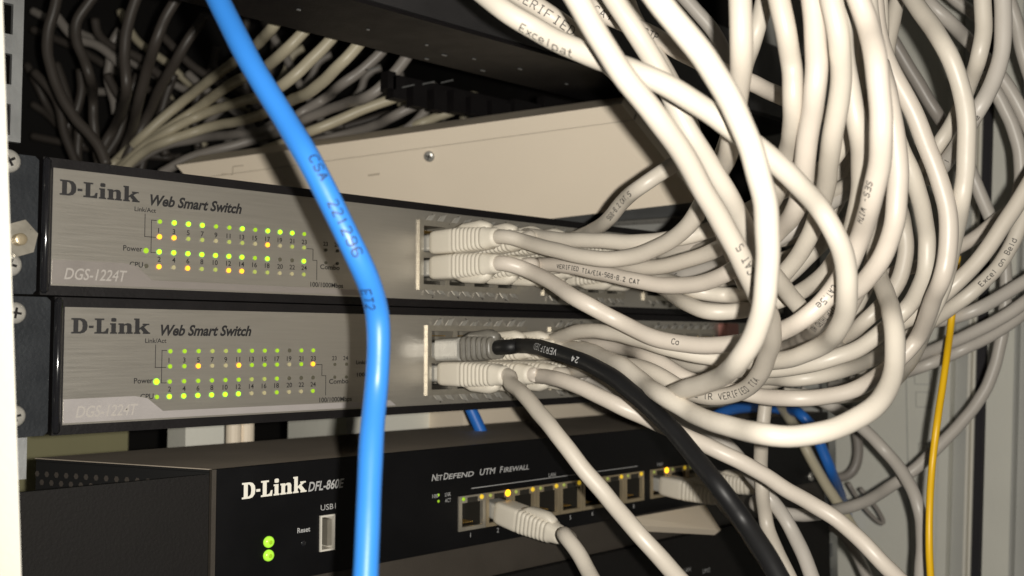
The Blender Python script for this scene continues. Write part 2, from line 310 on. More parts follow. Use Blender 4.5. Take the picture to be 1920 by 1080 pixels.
g, G, f_, o_, O, t_ = 'lgd', 'lg', 'lgf', 'loff', 'lo', 'lof2'
def make_switch(label, x0, zb, leds, power, cpu, tabmat, tabtext):
    r = empty('network_switch', (x0, 0, zb), label, 'network switch', 'rack switches')
    zt = zb + .0377; H = .0377
    # chassis: hollow box, glossy black bezel round the silver plate
    body = MB(); y1 = .19
    body.box(x0 - .0030, x0 - .0020, .0015, y1, zb - .0030, zt + .0030)
    body.box(x0 + .4380, x0 + .4390, .0015, y1, zb - .0030, zt + .0030)
    body.box(x0 - .0019, x0 + .4379, .0015, y1, zt + .0020, zt + .0030)
    body.box(x0 - .0019, x0 + .4379, .0015, y1, zb - .0030, zb - .0020)
    body.box(x0 - .0019, x0 + .4379, y1 - .001, y1, zb - .0019, zt + .0019)
    body.obj('chassis', 'blk', r)
    bz = MB()
    rr = .0026
    bz.frame(x0 - .0032, x0 + .4392, zb - .0031, zt + .0031, [(x0, x0 + .4360, zb, zt)], -.0006, .0014)
    bz.obj('bezel', 'blk', r)
    # rounded glossy rib at the left end of the bezel
    rb = MB(); n = 12; V = []; Fc = []
    zz = [zb - .0027, zb - .0018, zt + .0020, zt + .0029]; sc = [.4, 1, 1, .4]
    for z, s_ in zip(zz, sc):
        V += [(x0 - .0022 + math.cos(k * 2 * math.pi / n) * .0013 * s_, -.0012 + math.sin(k * 2 * math.pi / n) * .0016 * s_, z) for k in range(n)]
    for i in range(3): Fc += [(i * n + k, i * n + (k + 1) % n, (i + 1) * n + (k + 1) % n, (i + 1) * n + k) for k in range(n)]
    Fc += [tuple(range(n - 1, -1, -1)), tuple(3 * n + k for k in range(n))]
    rb.add(V, Fc).obj('corner_rib', 'gloss', r, True)
    holes = [(x0 + .1487 + .075 * k, x0 + .1487 + .075 * k + .0592, zb + .0040, zb + .0336) for k in range(3)] + [(x0 + .3745, x0 + .4045, zb + .010, zb + .028)]
    pl = MB(); pl.frame(x0, x0 + .4360, zb, zt, holes, -.0002, .0008); fp = pl.obj('faceplate', 'silver', r)
    tp = [(x0 + .0004, zb + .0006), (x0 + .1330, zb + .0006), (x0 + .1300, zb + .0028), (x0 + .0335, zb + .0030), (x0 + .0280, zb + .0075), (x0 + .0235, zb + .0084), (x0 + .0004, zb + .0082)]
    MB().prism(tp, -.00032, -.00018).obj('model_tab', tabmat, r)
    V, Fc = text_mb('DGS-1224T', x0 + .0042, zb + .0022, .0036, -.00042, width=.0205, shear=.25, bold=.012); mesh_obj('model_lettering', V, Fc, tabtext, r)
    V, Fc = logo_mesh(x0 + .0022, zb + .0292, .0263, .0050, -.0003); mesh_obj('logo_lettering', V, Fc, 'ink', r)
    V, Fc = text_mb('Web Smart Switch', x0 + .0322, zb + .0288, .0035, -.0003, width=.0345, shear=.3, bold=.034); mesh_obj('title_lettering', V, Fc, 'ink', r)
    # small print
    sp = MB()
    def T(s, x, z, h, wd=None): sp.add(*text_mb(s, x0 + x, zb + z, h, -.0003, width=wd, bold=.012))
    T('Link/Act', .0268, .0262, .0015, .0075); T('Power', .0232, .0126, .0018, .0066); T('CPU', .0255, .0072, .0018, .0046)
    T('100/1000Mbps', .0962, .0033, .0018, .0150); T('Combo', .1005, .0103, .0018, .0090)
    T('Link/Act', .1132, .0177, .0015, .0080); T('1000M', .1136, .0128, .0015, .0072)
    for i in range(12):
        for k, zz_ in ((1, .0194), (2, .0095)):
            s = str(2 * i + k); T(s, .0357 + .00522 * i - .0005 * len(s), zz_, .0017)
    T('23', .1018, .0194, .0016); T('24', .1070, .0194, .0016)
    lw = .00022
    def L(xa, za, xb, zb_): sp.box(x0 + min(xa, xb) - lw / 2, x0 + max(xa, xb) + lw / 2, -.00032, -.00028, zb + min(za, zb_) - lw / 2, zb + max(za, zb_) + lw / 2)
    L(.0305, .0255, .0305, .0178); L(.0305, .0178, .0343, .0178); L(.0328, .0236, .0345, .0236); L(.0328, .0236, .0328, .0125); L(.0328, .0125, .0345, .0125)
    L(.0945, .0178, .0972, .0178); L(.0972, .0178, .0972, .0135); L(.0972, .0135, .0990, .0135); L(.0990, .0135, .0990, .0060)
    sp.obj('small_lettering', 'ink', r)
    def led(x, z, m_, R=.00073):
        if m_ in ('lg', 'lo'): R *= 1.1
        n = 10; V = [(x0 + x + math.cos(k * 2 * math.pi / n) * R * .95, -.0007, zb + z + math.sin(k * 2 * math.pi / n) * R * 1.05) for k in range(n)]
        V += [(x0 + x + math.cos(k * 2 * math.pi / n) * R, -.0003, zb + z + math.sin(k * 2 * math.pi / n) * R * 1.1) for k in range(n)]
        o = mesh_obj('led', V, [tuple(range(n))] + [(k, k + n, (k + 1) % n + n, (k + 1) % n) for k in range(n)], m_, r)
        if m_ in ('lo', 'lg'): o['label'] = 'glowing amber light' if m_ == 'lo' else 'bright green light'
    for row, zz_ in zip(leds, (.0233, .0181, .0129, .0078)):
        for i, m_ in enumerate(row): led(.0357 + .00522 * i, zz_, m_)
    led(.0310, .0130, power, .0009); led(.0312, .0078, cpu)
    for x in (.1030, .1084):
        led(x, .0178, 'loff', .0006); led(x, .0128, 'loff', .0006)
    for k in range(3): port_block(r, x0 + .1487 + .075 * k, zb + .0040, 4)
    sf = MB(); sf.frame(x0 + .3745, x0 + .4045, zb + .010, zb + .028, [(x0 + .3755, x0 + .3890, zb + .0115, zb + .0265), (x0 + .3900, x0 + .4035, zb + .0115, zb + .0265)], -.001, .02); sf.obj('fibre_cage', 'portmetal', r)
    # port numbers
    pn = MB()
    for k in range(3):
        for c in range(4):
            x = .1487 + .075 * k + .001 + PW * (c + .5)
            n_ = 8 * k + 2 * c + 1
            pn.add(*text_mb(str(n_), x0 + x - .0006, zb + .0354, .0014, -.0003, bold=.02)); pn.add(*text_mb(str(n_ + 1), x0 + x - .0006, zb + .0008, .0014, -.0003, bold=.02))
    pn.obj('port_numbers', 'ink', r)
    # ear
    e = MB(); e.box(x0 - .034, x0 - .0042, .0000, .0022, zb - .0030, zt + .0030, b=.0012); eo = e.obj('mounting_ear', 'ear', r)
    e = MB(); e.box(x0 - .0062, x0 - .0042, .0023, .06, zb - .0028, zt + .0028); e.obj('ear_flange', 'ear', r)
    return r, eo
s1, ear1 = make_switch('upper rack switch with amber lights at ports one, three and seventeen', 0, .04445,
    [[g, G, G, G, g, g, G, g, G, G, G, g], [O, O, f_, f_, t_, f_, f_, t_, O, t_, f_, f_], [G, G, G, G, G, G, G, g, G, o_, o_, G], [O, t_, O, f_, f_, O, O, f_, f_, t_, t_, f_]],
    'lgd', 'loff', 'tab', 'tabtext')
s2, ear2 = make_switch('lower rack switch with a steady green power light and pale model tab', .0046, 0,
    [[g, g, g, f_, f_, g, g, g, g, o_, g, g], [g, g, O, t_, t_, O, g, g, g, t_, g, O], [g, g, g, g, g, g, f_, f_, g, o_, o_, o_], [G, G, G, G, G, G, t_, t_, g, t_, t_, g]],
    'lg', 'lgd', 'tab2', 'tabtext2')
for (px, py) in ((22, 303), (24, 497)): c = on(px, py, 1, 0); screw((c[0] - .0012, -.0002, c[2]), .0037, ear1)
for (px, py) in ((34, 587), (33, 780)): c = on(px, py, 1, 0); screw((c[0] - .0012, -.0002, c[2]), .0034, ear2)
c = on(33, 448, 1, -.001)      # hexagonal nut, tan plated
hx = MB(); pts = [(c[0] + .0052 * math.cos(a * math.pi / 3 + .3), c[2] + .0060 * math.sin(a * math.pi / 3 + .3)) for a in range(6)]
hx.prism(pts, -.0042, -.0002); hn = hx.obj('hex_nut', 'portmetal', ear1)
hb = MB()
for k in range(5): hb.dome((c[0] - .0010, -.0042 - .0007 * k, c[2] - .0006), .0019 - .0002 * (k % 2), .0007, 14)
hb.obj('threaded_stud', 'fwmetal', hn)
# pink dust cap in the lower switch's fibre cage
pc = to_px([(.0046 + .382, 0, .019)])[0]
c = on(1362, 626, 1, -.001); MB().box(c[0] - .0065, c[0] + .0050, -.006, .004, c[2] - .0065, c[2] + .0060, b=.001).obj('dust_cap', 'pink', s2)

# ================================================================ FIREWALL
fw = empty('firewall', (.058, 0, -.062), 'black rack firewall with eight network sockets and two round green lamps', 'firewall')
ZT, ZB = -.0185, -.0618
face_x0, face_x1 = .058, .487
FP = .0158; fx0 = .1705
holes = [(fx0 + FP * k + .0012, fx0 + FP * k + .0012 + .0132, -.0535, -.0412) for k in range(8)] + [(.3035 + .0158 * k, .3035 + .0132 + .0158 * k, -.0535, -.0412) for k in range(3)]
holes += [(.1012, .1070, -.0530, -.0400)]
mb = MB(); mb.frame(face_x0, face_x1, ZB, ZT, holes, -.0012, .0006); mb.obj('front_panel', 'face', fw)
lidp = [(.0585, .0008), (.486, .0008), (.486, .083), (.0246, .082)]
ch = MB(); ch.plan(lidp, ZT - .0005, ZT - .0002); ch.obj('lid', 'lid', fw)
ch = MB(); ch.plan([(.0588, .0012), (.4855, .0012), (.4855, .0825), (.0250, .0816)], ZT - .0014, ZT - .0007); ch.plan([(.0588, .0015), (.0600, .0015), (.0262, .0815), (.0250, .0815)], ZB, ZT - .0016)
ch.plan([(.0264, .0808), (.4850, .0808), (.4850, .0822), (.0264, .0818)], ZB, ZT - .0016); ch.plan([(.4836, .0015), (.4850, .0015), (.4850, .0805), (.4836, .0805)], ZB, ZT - .0016)
ch.plan([(.0610, .0015), (.4830, .0015), (.4830, .0800), (.0275, .0800)], ZB, ZB + .001); ch.obj('chassis', 'rubber2', fw)
vh = MB()
for r_i in range(2):
    for k in range(14):
        t = .99 - k * .058 - .029 * (r_i % 2); c = np.array([.0588, .0015, 0]) * (1 - t) + np.array([.0250, .0815, 0]) * t
        cz = ZT - .0062 - .0032 * r_i; vv = []
        for a in range(6):
            s_ = math.cos(a * math.pi / 3) * .0012; vv.append((c[0] - .0001 - s_ * .38, c[1] + s_ * .92, cz + math.sin(a * math.pi / 3) * .0012))
        vh.add(vv, [tuple(range(6))])
vh.obj('vent_holes', 'darkgrey', fw)
# lighter brown edge of the front panel, bracket to the left
MB().box(.0561, .0578, -.0013, .0005, ZB, ZT).obj('panel_edge', 'brown', fw)
MB().box(-.030, .0558, .0002, .0018, ZB - .004, ZT - .0016, b=.0008).obj('rack_bracket', 'matte', fw)
V, Fc = logo_mesh(.0678, -.0300, .0270, .0058, -.0014); mesh_obj('logo_lettering', V, Fc, 'whitepaint', fw)
V, Fc = text_mb('DFL-860E', .0955, -.0300, .0034, -.0014, width=.0163, shear=.25, bold=.02); mesh_obj('model_lettering', V, Fc, 'inkgrey', fw)
sp = MB()
sp.add(*text_mb('N', .1558, -.0318, .0027, -.0014, shear=.2, bold=.015)); sp.add(*text_mb('ET', .1582, -.0318, .0021, -.0014, width=.0036, shear=.2, bold=.015)); sp.add(*text_mb('D', .1622, -.0318, .0027, -.0014, shear=.2, bold=.015)); sp.add(*text_mb('EFEND', .1650, -.0318, .0021, -.0014, width=.0145, shear=.2, bold=.015))
sp.add(*text_mb('UTM', .1830, -.0318, .0026, -.0014, width=.0095, shear=.2, bold=.015)); sp.add(*text_mb('F', .1950, -.0318, .0027, -.0014, shear=.2, bold=.015)); sp.add(*text_mb('IREWALL', .1974, -.0318, .0021, -.0014, width=.0160, shear=.2, bold=.015))
sp.add(*text_mb('USB1', .1012, -.0378, .0021, -.0014, width=.0068)); sp.add(*text_mb('Reset', .0910, -.0450, .0018, -.0014, width=.0056, bold=.02))
sp.add(*text_mb('100', .1562, -.0390, .0016, -.0014, width=.0032)); sp.add(*text_mb('LNK', .1632, -.0390, .0016, -.0014, width=.0032)); sp.add(*text_mb('ACT', .1632, -.0415, .0016, -.0014, width=.0032))
sp.box(.178, .292, -.00145, -.00138, -.0372, -.0369); sp.add(*text_mb('LAN', .2265, -.0366, .0018, -.0014, width=.0046)); sp.add(*text_mb('WAN', .3080, -.0385, .0018, -.0014, width=.0048))
for k in range(8): sp.add(*text_mb(str(k + 1), fx0 + FP * k + .0070, -.0580, .0020, -.0014))
sp.obj('small_lettering', 'inkgrey', fw)
for k, z in enumerate((-.0466, -.0515)):
    mb = MB(); mb.dome((.0789, -.0012, z), .0021, .0016, 20); o = mb.obj('indicator_lamp', 'lbig', fw, True)
    mb = MB(); mb.dome((.0789, -.0028, z), .0008, .0002, 12); mb.obj('lamp_centre', 'lgd', o)
mb = MB(); mb.dome((.0938, -.0012, -.0492), .0011, .0004, 14); mb.obj('reset_button', 'gloss', fw, True)
us = MB(); us.frame(.1008, .1074, -.0533, -.0397, [(.1015, .1067, -.0526, -.0404)], -.0020, .010); uo = us.obj('usb_socket', 'usb', fw)
u2 = MB(); u2.box(.1016, .1020, -.0012, .010, -.0520, -.0410); u2.box(.1042, .1062, -.0015, .010, -.0515, -.0415); u2.obj('usb_tongue', 'portmetal', uo)
for x, z in ((.1597, -.0380), (.1597, -.0406)):
    mb = MB(); mb.dome((x, -.0012, z), .0006, .0003, 8); mb.obj('led', 'lgd', fw)
for k, (a, b_, c, d) in enumerate(holes[:11]):
    sh = MB(); sh.frame(a - .0011, b_ + .0011, c - .0012, d + .0014, [(a + .0006, b_ - .0006, c + .0004, d - .0016)], -.0020, -.0002); so = sh.obj('network_socket', 'fwmetal' if k else 'portmetal', fw)
    mb = MB(); mb.frame(a + .0002, b_ - .0002, c + .0001, d - .0012, [(a + .0007, b_ - .0007, c + .0005, d - .0017)], -.0001, .0107); mb.box(a + .0002, b_ - .0002, .0108, .0116, c + .0001, d - .0012); mb.obj('socket_inside', 'hole', so)
    mb = MB(); mb.box(a + .0036, b_ - .0036, -.0021, -.0017, d - .0016, d + .0006); mb.obj('latch_notch', 'hole', so)
    mb = MB()
    for q in range(8): mb.box(a + .0026 + q * .00105, a + .0030 + q * .00105, .002, .0105, c + .0012, c + .0016)
    mb.obj('contacts', 'brass', so)
    mb = MB(); mb.dome((a + .0013, -.0020, d + .0001), .00085, .0006, 10); mb.obj('link_light', 'lgf' if k != 0 else 'lgd', so)
    mb = MB(); mb.dome((b_ - .0013, -.0020, d + .0001), .0015 if k in (1, 8) else .00105, .0007, 12); mb.obj('speed_light', 'ly' if k in (1, 8) else 'lamp_dim', so)
c = on(1519, 893, 1, -.001); screw((c[0], -.0014, c[2]), .0028, fw)

# equipment below the firewall
low = empty('rack_shelf', (.1, 0, -.12), 'dark shelf unit fitted under the black firewall', 'rack unit')
MB().box(-.030, .487, .0020, .0040, -.0775, -.0628).obj('top_lip', 'brown', low)
MB().box(-.030, .487, -.0010, .0035, -.125, -.0780).obj('front_panel', 'matte', low)
mb = MB()
for (s, px, py) in (('LAN', 1283, 1070), ('DMZ', 1318, 1072)):
    c = on(px, py, 1, -.0012); mb.add(*text_mb(s, c[0], c[2] - .001, .0022, -.0012))
mb.obj('lettering', 'inkgrey', low)
# pale box corner sticking out under the firewall
Q = [on(1192, 969, 1, -.010), on(1322, 946, 1, -.010), on(1352, 994, 1, -.030), on(1203, 986, 1, -.016)]
pb = MB(); pb.slab(Q, np.array([0.0, .004, -.003])); tag(pb.obj('device_corner', 'beige'), 'pale beige flat corner poking out below the firewall sockets', 'device')

# right-hand rail post
rp = empty('mounting_post', (.489, .004, -.12), 'grey green mounting post right of the firewall with screw holes', 'rail')
rq = MB(); rq.frame(.4895, .5060, -.15, .30, [(.4955, .4995, -.082 - .0159 * k, -.073 - .0159 * k) for k in range(4)] + [(.4955, .4995, .1 + .0159 * k, .109 + .0159 * k) for k in range(8)], .004, .0065); rq.obj('strip', 'zinc', rp)
MB().box(.4895, .4915, .0066, .05, -.15, .30).obj('flange', 'panel2', rp)

# objects in the gap behind the firewall
tag(MB().box(-.15, .155, .30, .32, -.20, .05).obj('rear_wall_piece', 'olive'), 'olive painted piece of back wall seen in the gap above the firewall, far left', 'wall')  # separate slab added as the lighter lower part of the back wall
pa = on(650, 800, 1, .13); pb_ = on(865, 790, 1, .13)
tag(MB().box(pa[0], pb_[0], .13, .19, -.060, .0).obj('junction_box', 'panel'), 'dim grey box behind the firewall lid beside the blue cable', 'box')
pa = on(868, 790, 1, .10); pb_ = on(1330, 790, 1, .10)
tag(MB().box(pa[0], pb_[0], .10, .16, -.060, -.0045).obj('power_unit', 'beige'), 'pale beige unit under the lower switch, right of the hanging blue cable', 'power unit')
for px, lab in ((438, 'left of the two pale stubs standing behind the firewall lid'), (462, 'right of the two pale stubs standing behind the firewall lid')):
    c = on(px, 820, 1, .12); mb = MB(); mb.plan([(c[0] + .0038 * math.cos(a * math.pi / 8), .12 + .0038 * math.sin(a * math.pi / 8)) for a in range(16)], -.06, -.004)
    tag(mb.obj('pipe_stub', 'beige', smooth=False), lab, 'pipe', 'pale stubs behind the firewall')
c = on(372, 812, 1, .16); MB_ = MB().box(c[0] - .012, c[0] + .014, .15, .17, -.06, .0); tag(MB_.obj('socket_strip', 'panel'), 'grey block behind the firewall, left of the pale stubs', 'power strip')

# ================================================================ BEIGE BOX leaning above the upper switch
kk = dict(TL=1, TR=.90992989, BR=.9255708, BL=1.01564092); d0 = .575
B = {k: at_d(x, y, kk[k] * d0) for k, (x, y) in dict(TL=(330, 310), TR=(1165, 195), BR=(1310, 378), BL=(475, 475)).items()}
eu = (B['TR'] - B['TL']); ev = (B['BL'] - B['TL']); nn = np.cross(eu, ev); nn /= np.linalg.norm(nn)
if nn @ ROT[2] < 0: nn = -nn
def bq(u, v): return B['TL'] + eu * u + ev * v
def vmin(u, zmin=.0900):                       # how far down the slab may reach before touching the switch
    p0 = bq(u, 0); return min(1.0, (zmin - p0[2]) / ev[2])
box = empty('modem_box', tuple(bq(1, 1)), 'large beige metal box leaning behind the upper switch, shadow of blue cable on it', 'metal case')
us_ = np.linspace(0, 1, 9); poly = [bq(0, .0)] + [bq(1, 0)] + [bq(u, vmin(u)) for u in us_[::-1]]
mb = MB(); mb.slab([bq(0, .162), bq(1, .162)] + [bq(u, vmin(u)) for u in us_[::-1]], nn * .030); mb.obj('cover', 'beige', box)
mb = MB(); mb.slab([bq(0, 0), bq(1, 0), bq(1, .158), bq(0, .158)], nn * .030); mb.obj('edge_fold', 'beige', box)
mb = MB(); mb.slab([bq(.0, .15) + nn * .0008, bq(1, .15) + nn * .0008, bq(1, .17) + nn * .0008, bq(0, .17) + nn * .0008], nn * .02); mb.obj('seam_strip', 'brown', box)
def bpx(px, py):
    r = ray(px, py); t = ((B['TL'] - CAM) @ nn) / (r @ nn); return CAM + r * t
c = bpx(805, 293); mb = MB(); mb.dome(tuple(c), .0031, .0016, 20, tuple(-nn)); so = mb.obj('screw', 'chrome', box, True)
mb = MB(); a_ = eu / np.linalg.norm(eu); b2 = ev / np.linalg.norm(ev)
for (u, v) in ((a_ + b2, a_ - b2), (a_ - b2, a_ + b2)):
    u = u / np.linalg.norm(u); v = v / np.linalg.norm(v); cc = c - nn * .00165
    mb.add([cc - u * .0017 - v * .0003, cc + u * .0017 - v * .0003, cc + u * .0017 + v * .0003, cc - u * .0017 + v * .0003], [(0, 1, 2, 3)])
mb.obj('cross_slot', 'matte', so)
mb = MB()
def ln(p, q, t=.0003):
    P_, Q_ = bpx(*p) - nn * .00008, bpx(*q) - nn * .00008; dv = (Q_ - P_) / np.linalg.norm(Q_ - P_); s_ = np.cross(dv, nn) * t
    mb.add([P_ - s_, Q_ - s_, Q_ + s_, P_ + s_], [(0, 1, 2, 3)])
ln((437, 312), (457, 310)); ln((437, 312), (436, 327)); ln((415, 326), (436, 327)); mb.obj('label_outline', 'beige2', box)
mb = MB(); ln((690, 329), (712, 326), .0005); mb.obj('scuff_mark', 'beige2', box)
# steel ledge below its lower right edge
lg = empty('steel_ledge', tuple(bq(.9, 1)), 'bare steel ledge under the right corner of the beige box', 'bracket')
P4 = [at_d(1032, 409, .600), at_d(1350, 372, .545), at_d(1400, 400, .548), at_d(1045, 424, .603)]
mb = MB(); mb.slab([p + nn * .004 for p in P4], nn * .002); mb.obj('upper_flange', 'zinc', lg)
P4 = [at_d(1048, 425, .606), at_d(1400, 401, .551), at_d(1420, 412, .553), at_d(1060, 431, .608)]
mb = MB(); mb.slab([p + nn * .003 for p in P4], nn * .002); mb.obj('rolled_edge', 'chrome', lg)
P4 = [at_d(1062, 432, .612), at_d(1420, 413, .557), at_d(1440, 460, .57), at_d(1080, 470, .63)]
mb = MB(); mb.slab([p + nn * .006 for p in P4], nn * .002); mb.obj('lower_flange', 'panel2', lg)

# ================================================================ PATCH PANEL above (we look up at its underside)
pp = empty('patch_bay', (0, 0, .164), 'black patch panel overhead, its dark underside dotted with bright contacts', 'patch panel')
mb = MB(); mb.box(-.03, .470, 0, .049, .1640, .1655); mb.obj('underside', 'blk', pp)
MB().box(-.03, .470, -.0012, .0004, .1657, .2100).obj('front_panel', 'dim', pp)
sk = MB()
for (px, py, L_) in ((878, 147, 1.2), (905, 132, .8), (958, 162, 1.3), (993, 170, 1.5), (1057, 190, 1.3), (975, 129, .7), (1018, 186, .6), (912, 155, .7), (800, 110, .6), (833, 103, .8), (843, 133, 1.1), (889, 110, .5), (1085, 198, .6), (1062, 157, .5), (690, 55, .4), (560, 18, .5), (800, 84, .4)):
    c = on(px, py, 2, .1638)
    if c[1] > .047 or c[1] < -.0: continue
    sk.box(c[0] - .0017 * L_, c[0] + .0017 * L_, c[1] - .0004, c[1] + .0004, .1634, .1639)
sk.obj('contacts', 'zinc', pp)
cm = empty('cable_manager', (.2, .08, .14), 'black comb shaped cable manager hanging behind the patch panel', 'cable manager')
mb = MB(); Y = .085
for (px, py, w_, h_) in ((735, 150, 15, 36), (750, 165, 24, 46), (788, 180, 25, 46), (826, 188, 24, 44), (862, 190, 22, 46), (898, 200, 30, 40), (940, 205, 36, 36), (990, 205, 50, 40), (1050, 200, 60, 40)):
    a = on(px - w_ / 2, py - h_ / 2, 1, Y); c = on(px + w_ / 2, py + h_ / 2, 1, Y); mb.box(a[0], c[0], Y, Y + .006, c[2], a[2])
a = on(735, 145, 1, Y); c = on(1180, 150, 1, Y); mb.box(a[0], c[0] + .1, Y + .0062, Y + .010, a[2] - .006, a[2] + .004); mb.obj('comb', 'blk', cm)
mb = MB()
for (px, py) in ((765, 163), (803, 157), (838, 154), (700, 130)):
    a = on(px - 10, py + 2, 1, Y - .001); c = on(px + 12, py - 3, 1, Y - .001); mb.slab([a, c, c + np.array([0, 0, .0007]), a + np.array([0, 0, .0007])], np.array([0, .0006, 0]))
mb.obj('bright_edges', 'zinc', cm)
# ================================================================ CABLES
def port_pos(sw, col, row):
    if sw == 1: x0, zb = 0, .04445
    elif sw == 2: x0, zb = .0046, 0
    else: return np.array([(fx0 + FP * col if col < 8 else .3035 + .0158 * (col - 8)) + .0078, -.001, -.0478])
    return np.array([x0 + .1497 + PW * (col % 4 + .5) + .075 * (col // 4), -.001, zb + (.0132, .0238)[row]])
CABLES = []
def K(label, pts, col='white', r=.003, plug=None, droop=(0, 0), shift=0, text=(), boot='boot', group=None, front=True, cat='cable', name='network_cable'):
    CABLES.append(dict(label=label, pts=pts, col=col, r=r, plug=plug, droop=droop, shift=shift, text=text, boot=boot, group=group, front=front, cat=cat, name=name))

# --- the blue cable nearest the lens
K('thick bright blue cable hanging across both switches, nearest the camera', [(380,-60,43),(424,30,44),(470,118,45),(535,225,46),(585,310,47),(628,395,47),(662,465,47),(692,530,46),(708,590,45),(710,650,45),(705,730,45),(697,810,46),(693,900,47),(689,1000,48),(684,1110,49)],
  'blue', text=[('CSA', 586, 300, 2.2, 1, .42), ('221296', 630, 385, 2.4, 1, .15), ('ET2', 694, 533, 2.4, 1, -.50)], name='blue_cable')
# --- upper switch, left column
K("white cable from the upper switch's top left socket, curving up behind the crossing ones",
  [(975,450,28.5),(1033,467,29.5),(1109,484,30.5),(1170,484,31),(1231,466,32),(1277,436,33),(1311,393,34),(1338,345,35),(1360,300,37),(1374,250,39),(1383,190,40),(1389,120,42),(1390,60,43),(1387,-30,43)], plug=(1,0,1))
K('white cable printed CAT 5e, from the lower left socket of the upper switch',
  [(985,505,28.5),(1033,529,29.5),(1094,568,31),(1161,603,31),(1228,633,32),(1300,648,33),(1362,646,34),(1420,637,35),(1475,618,36),(1514,593,37),(1554,554,37),(1588,500,38),(1615,440,39),(1636,372,41),(1649,310,42),(1652,244,43),(1649,183,43),(1642,107,43),(1627,46,42),(1600,-30,42)],
  plug=(1,0,0), text=[('CAT.5e', 1570, 532, 1.9, -1, 0), ('SES- WITH', 1648, 335, 1.7, -1, -.55), ('Co', 1268, 645, 1.8, 1, .1)])
K("white cable running straight right along the upper switch's top bezel, behind the first plug",
  [(985,440,27),(1040,448,28),(1109,451,29),(1186,454,30),(1277,446,31),(1340,428,31),(1400,398,32),(1460,362,32),(1520,330,32),(1570,290,32),(1600,200,33),(1612,100,34),(1616,-30,34)], plug=(1,1,1))
K('white cable printed with small lettering, rising from the upper switch past the beige box corner',
  [(1050,455,25),(1095,440,26),(1140,411,28),(1170,377,29),(1201,350,30),(1235,326,30),(1270,304,30),(1300,270,31),(1290,220,32),(1262,160,33),(1225,95,34),(1185,30,34),(1165,-30,34)], 'white', plug=(1,2,1), text=[('568-B.2 CAT.5', 1150, 402, 1.8, 1, .1)])
K("white cable just under the top left plug's cable, rising into the tall middle loops",
  [(1050,478,26),(1110,498,27),(1186,502,29),(1247,499,30),(1308,482,31),(1357,460,32),(1402,428,33),(1438,390,34),(1462,345,36),(1476,290,37),(1485,240,39),(1487,183,40),(1485,122,40),(1474,61,41),(1455,-30,41)], plug=(1,3,1))
K('cable printed VERIFIED along its length, sagging below the plugs of the upper switch',
  [(1005,497,27),(1063,499,28),(1124,511,29),(1186,525,30),(1262,536,31),(1323,530,32),(1369,508,33),(1420,472,34),(1462,432,35),(1492,390,37),(1507,340,38),(1511,290,39),(1521,214,40),(1529,153,41),(1530,76,41),(1520,-30,41)], plug=(1,1,0), text=[('VERIFIED TIA/EIA-568-B.2 CAT', 1055, 499, 1.6, 1, -.15)])
K('white cable behind the VERIFIED one, lowest sagging run beside the upper switch bezel',
  [(1060,500,25),(1130,504,26),(1201,514,27),(1262,530,28),(1308,546,30),(1362,554,30),(1402,552,31),(1450,530,32),(1490,488,33),(1520,440,34),(1540,385,35),(1552,320,37),(1562,250,39),(1573,183,40),(1577,122,41),(1572,61,42),(1553,-30,42)], plug=(1,2,0))
K('fat white cable dipping lowest below the upper switch, right of its sockets',
  [(1150,515,24),(1205,522,26),(1250,545,28),(1290,571,30),(1335,585,31),(1389,582,31),(1440,572,31),(1490,552,31),(1535,524,32),(1568,486,33),(1592,440,34),(1606,395,35),(1613,345,36),(1614,290,37),(1608,235,38),(1597,183,38),(1585,122,38),(1580,60,38),(1572,-30,38)], plug=(1,3,0))
K("thin looking white cable close under the straight run at the upper switch's top bezel",
  [(1120,470,23),(1180,478,24),(1250,478,25),(1320,466,26),(1380,440,27),(1440,405,28),(1500,380,28),(1560,360,28),(1615,330,28),(1645,270,28),(1655,200,28),(1662,100,28),(1690,-30,28)], plug=(1,4,1))
K('grey shaded cable with faint print deep among the runs right of the upper switch',
  [(1130,505,23),(1190,520,24),(1245,520,25),(1290,512,26),(1345,496,27),(1400,480,28),(1460,450,28),(1530,400,28),(1600,355,28),(1680,335,28),(1737,338,28),(1783,292,29),(1832,208,31),(1856,168,31),(1874,122,31),(1881,61,31),(1878,-30,31)], 'taupe', plug=(1,4,0), text=[('24AWG', 1265, 517, 1.6, 1, 0), ('4 1', 1772, 305, 1.8, 1, 0), ('e', 1828, 215, 1.8, 1, -.3)])
K('white cable deep behind the lowest dip right of the upper switch',
  [(1190,522,22),(1250,540,24),(1310,560,25),(1370,572,26),(1440,545,27),(1500,500,27),(1560,440,27),(1620,400,27),(1690,375,28),(1728,318,28),(1762,269,29),(1790,222,29),(1820,153,30),(1835,107,31),(1844,46,31),(1841,-30,31)], plug=(1,5,0))
# --- lower switch
K("black cable from the lower switch's upper left socket down to the bottom edge",
  [(968,648,28),(1000,650,29.5),(1040,660,31),(1094,677,32),(1147,706,33),(1201,751,34),(1241,786,35),(1282,829,36),(1316,873,37),(1354,920,38),(1393,976,38),(1432,1033,39),(1468,1095,40)], 'black', plug=(2,0,1), droop=(0,.0016), shift=-.0009, boot='bootgrey',
  text=[('VERIFIED', 1056, 662, 2.15, -1, .05), ('24', 1095, 682, 1.9, -1, .1)], name='black_cable')
K('white cable hanging from the lower left socket of the lower switch to the bottom edge',
  [(955,713,28.5),(984,741,30),(1010,773,31),(1042,812,32),(1082,864,32.5),(1143,938,33),(1208,1012,34),(1290,1105,34)], plug=(2,0,0))
K('white cable running from the lower switch diagonally under the black cable to the lower right',
  [(990,703,27),(1025,706,28),(1066,718,29),(1107,734,29.5),(1174,767,30),(1235,796,30),(1295,821,30.5),(1362,853,31),(1429,888,31),(1471,915,31),(1549,961,31),(1601,1001,31.5),(1640,1040,32),(1700,1100,32)], plug=(2,1,0))
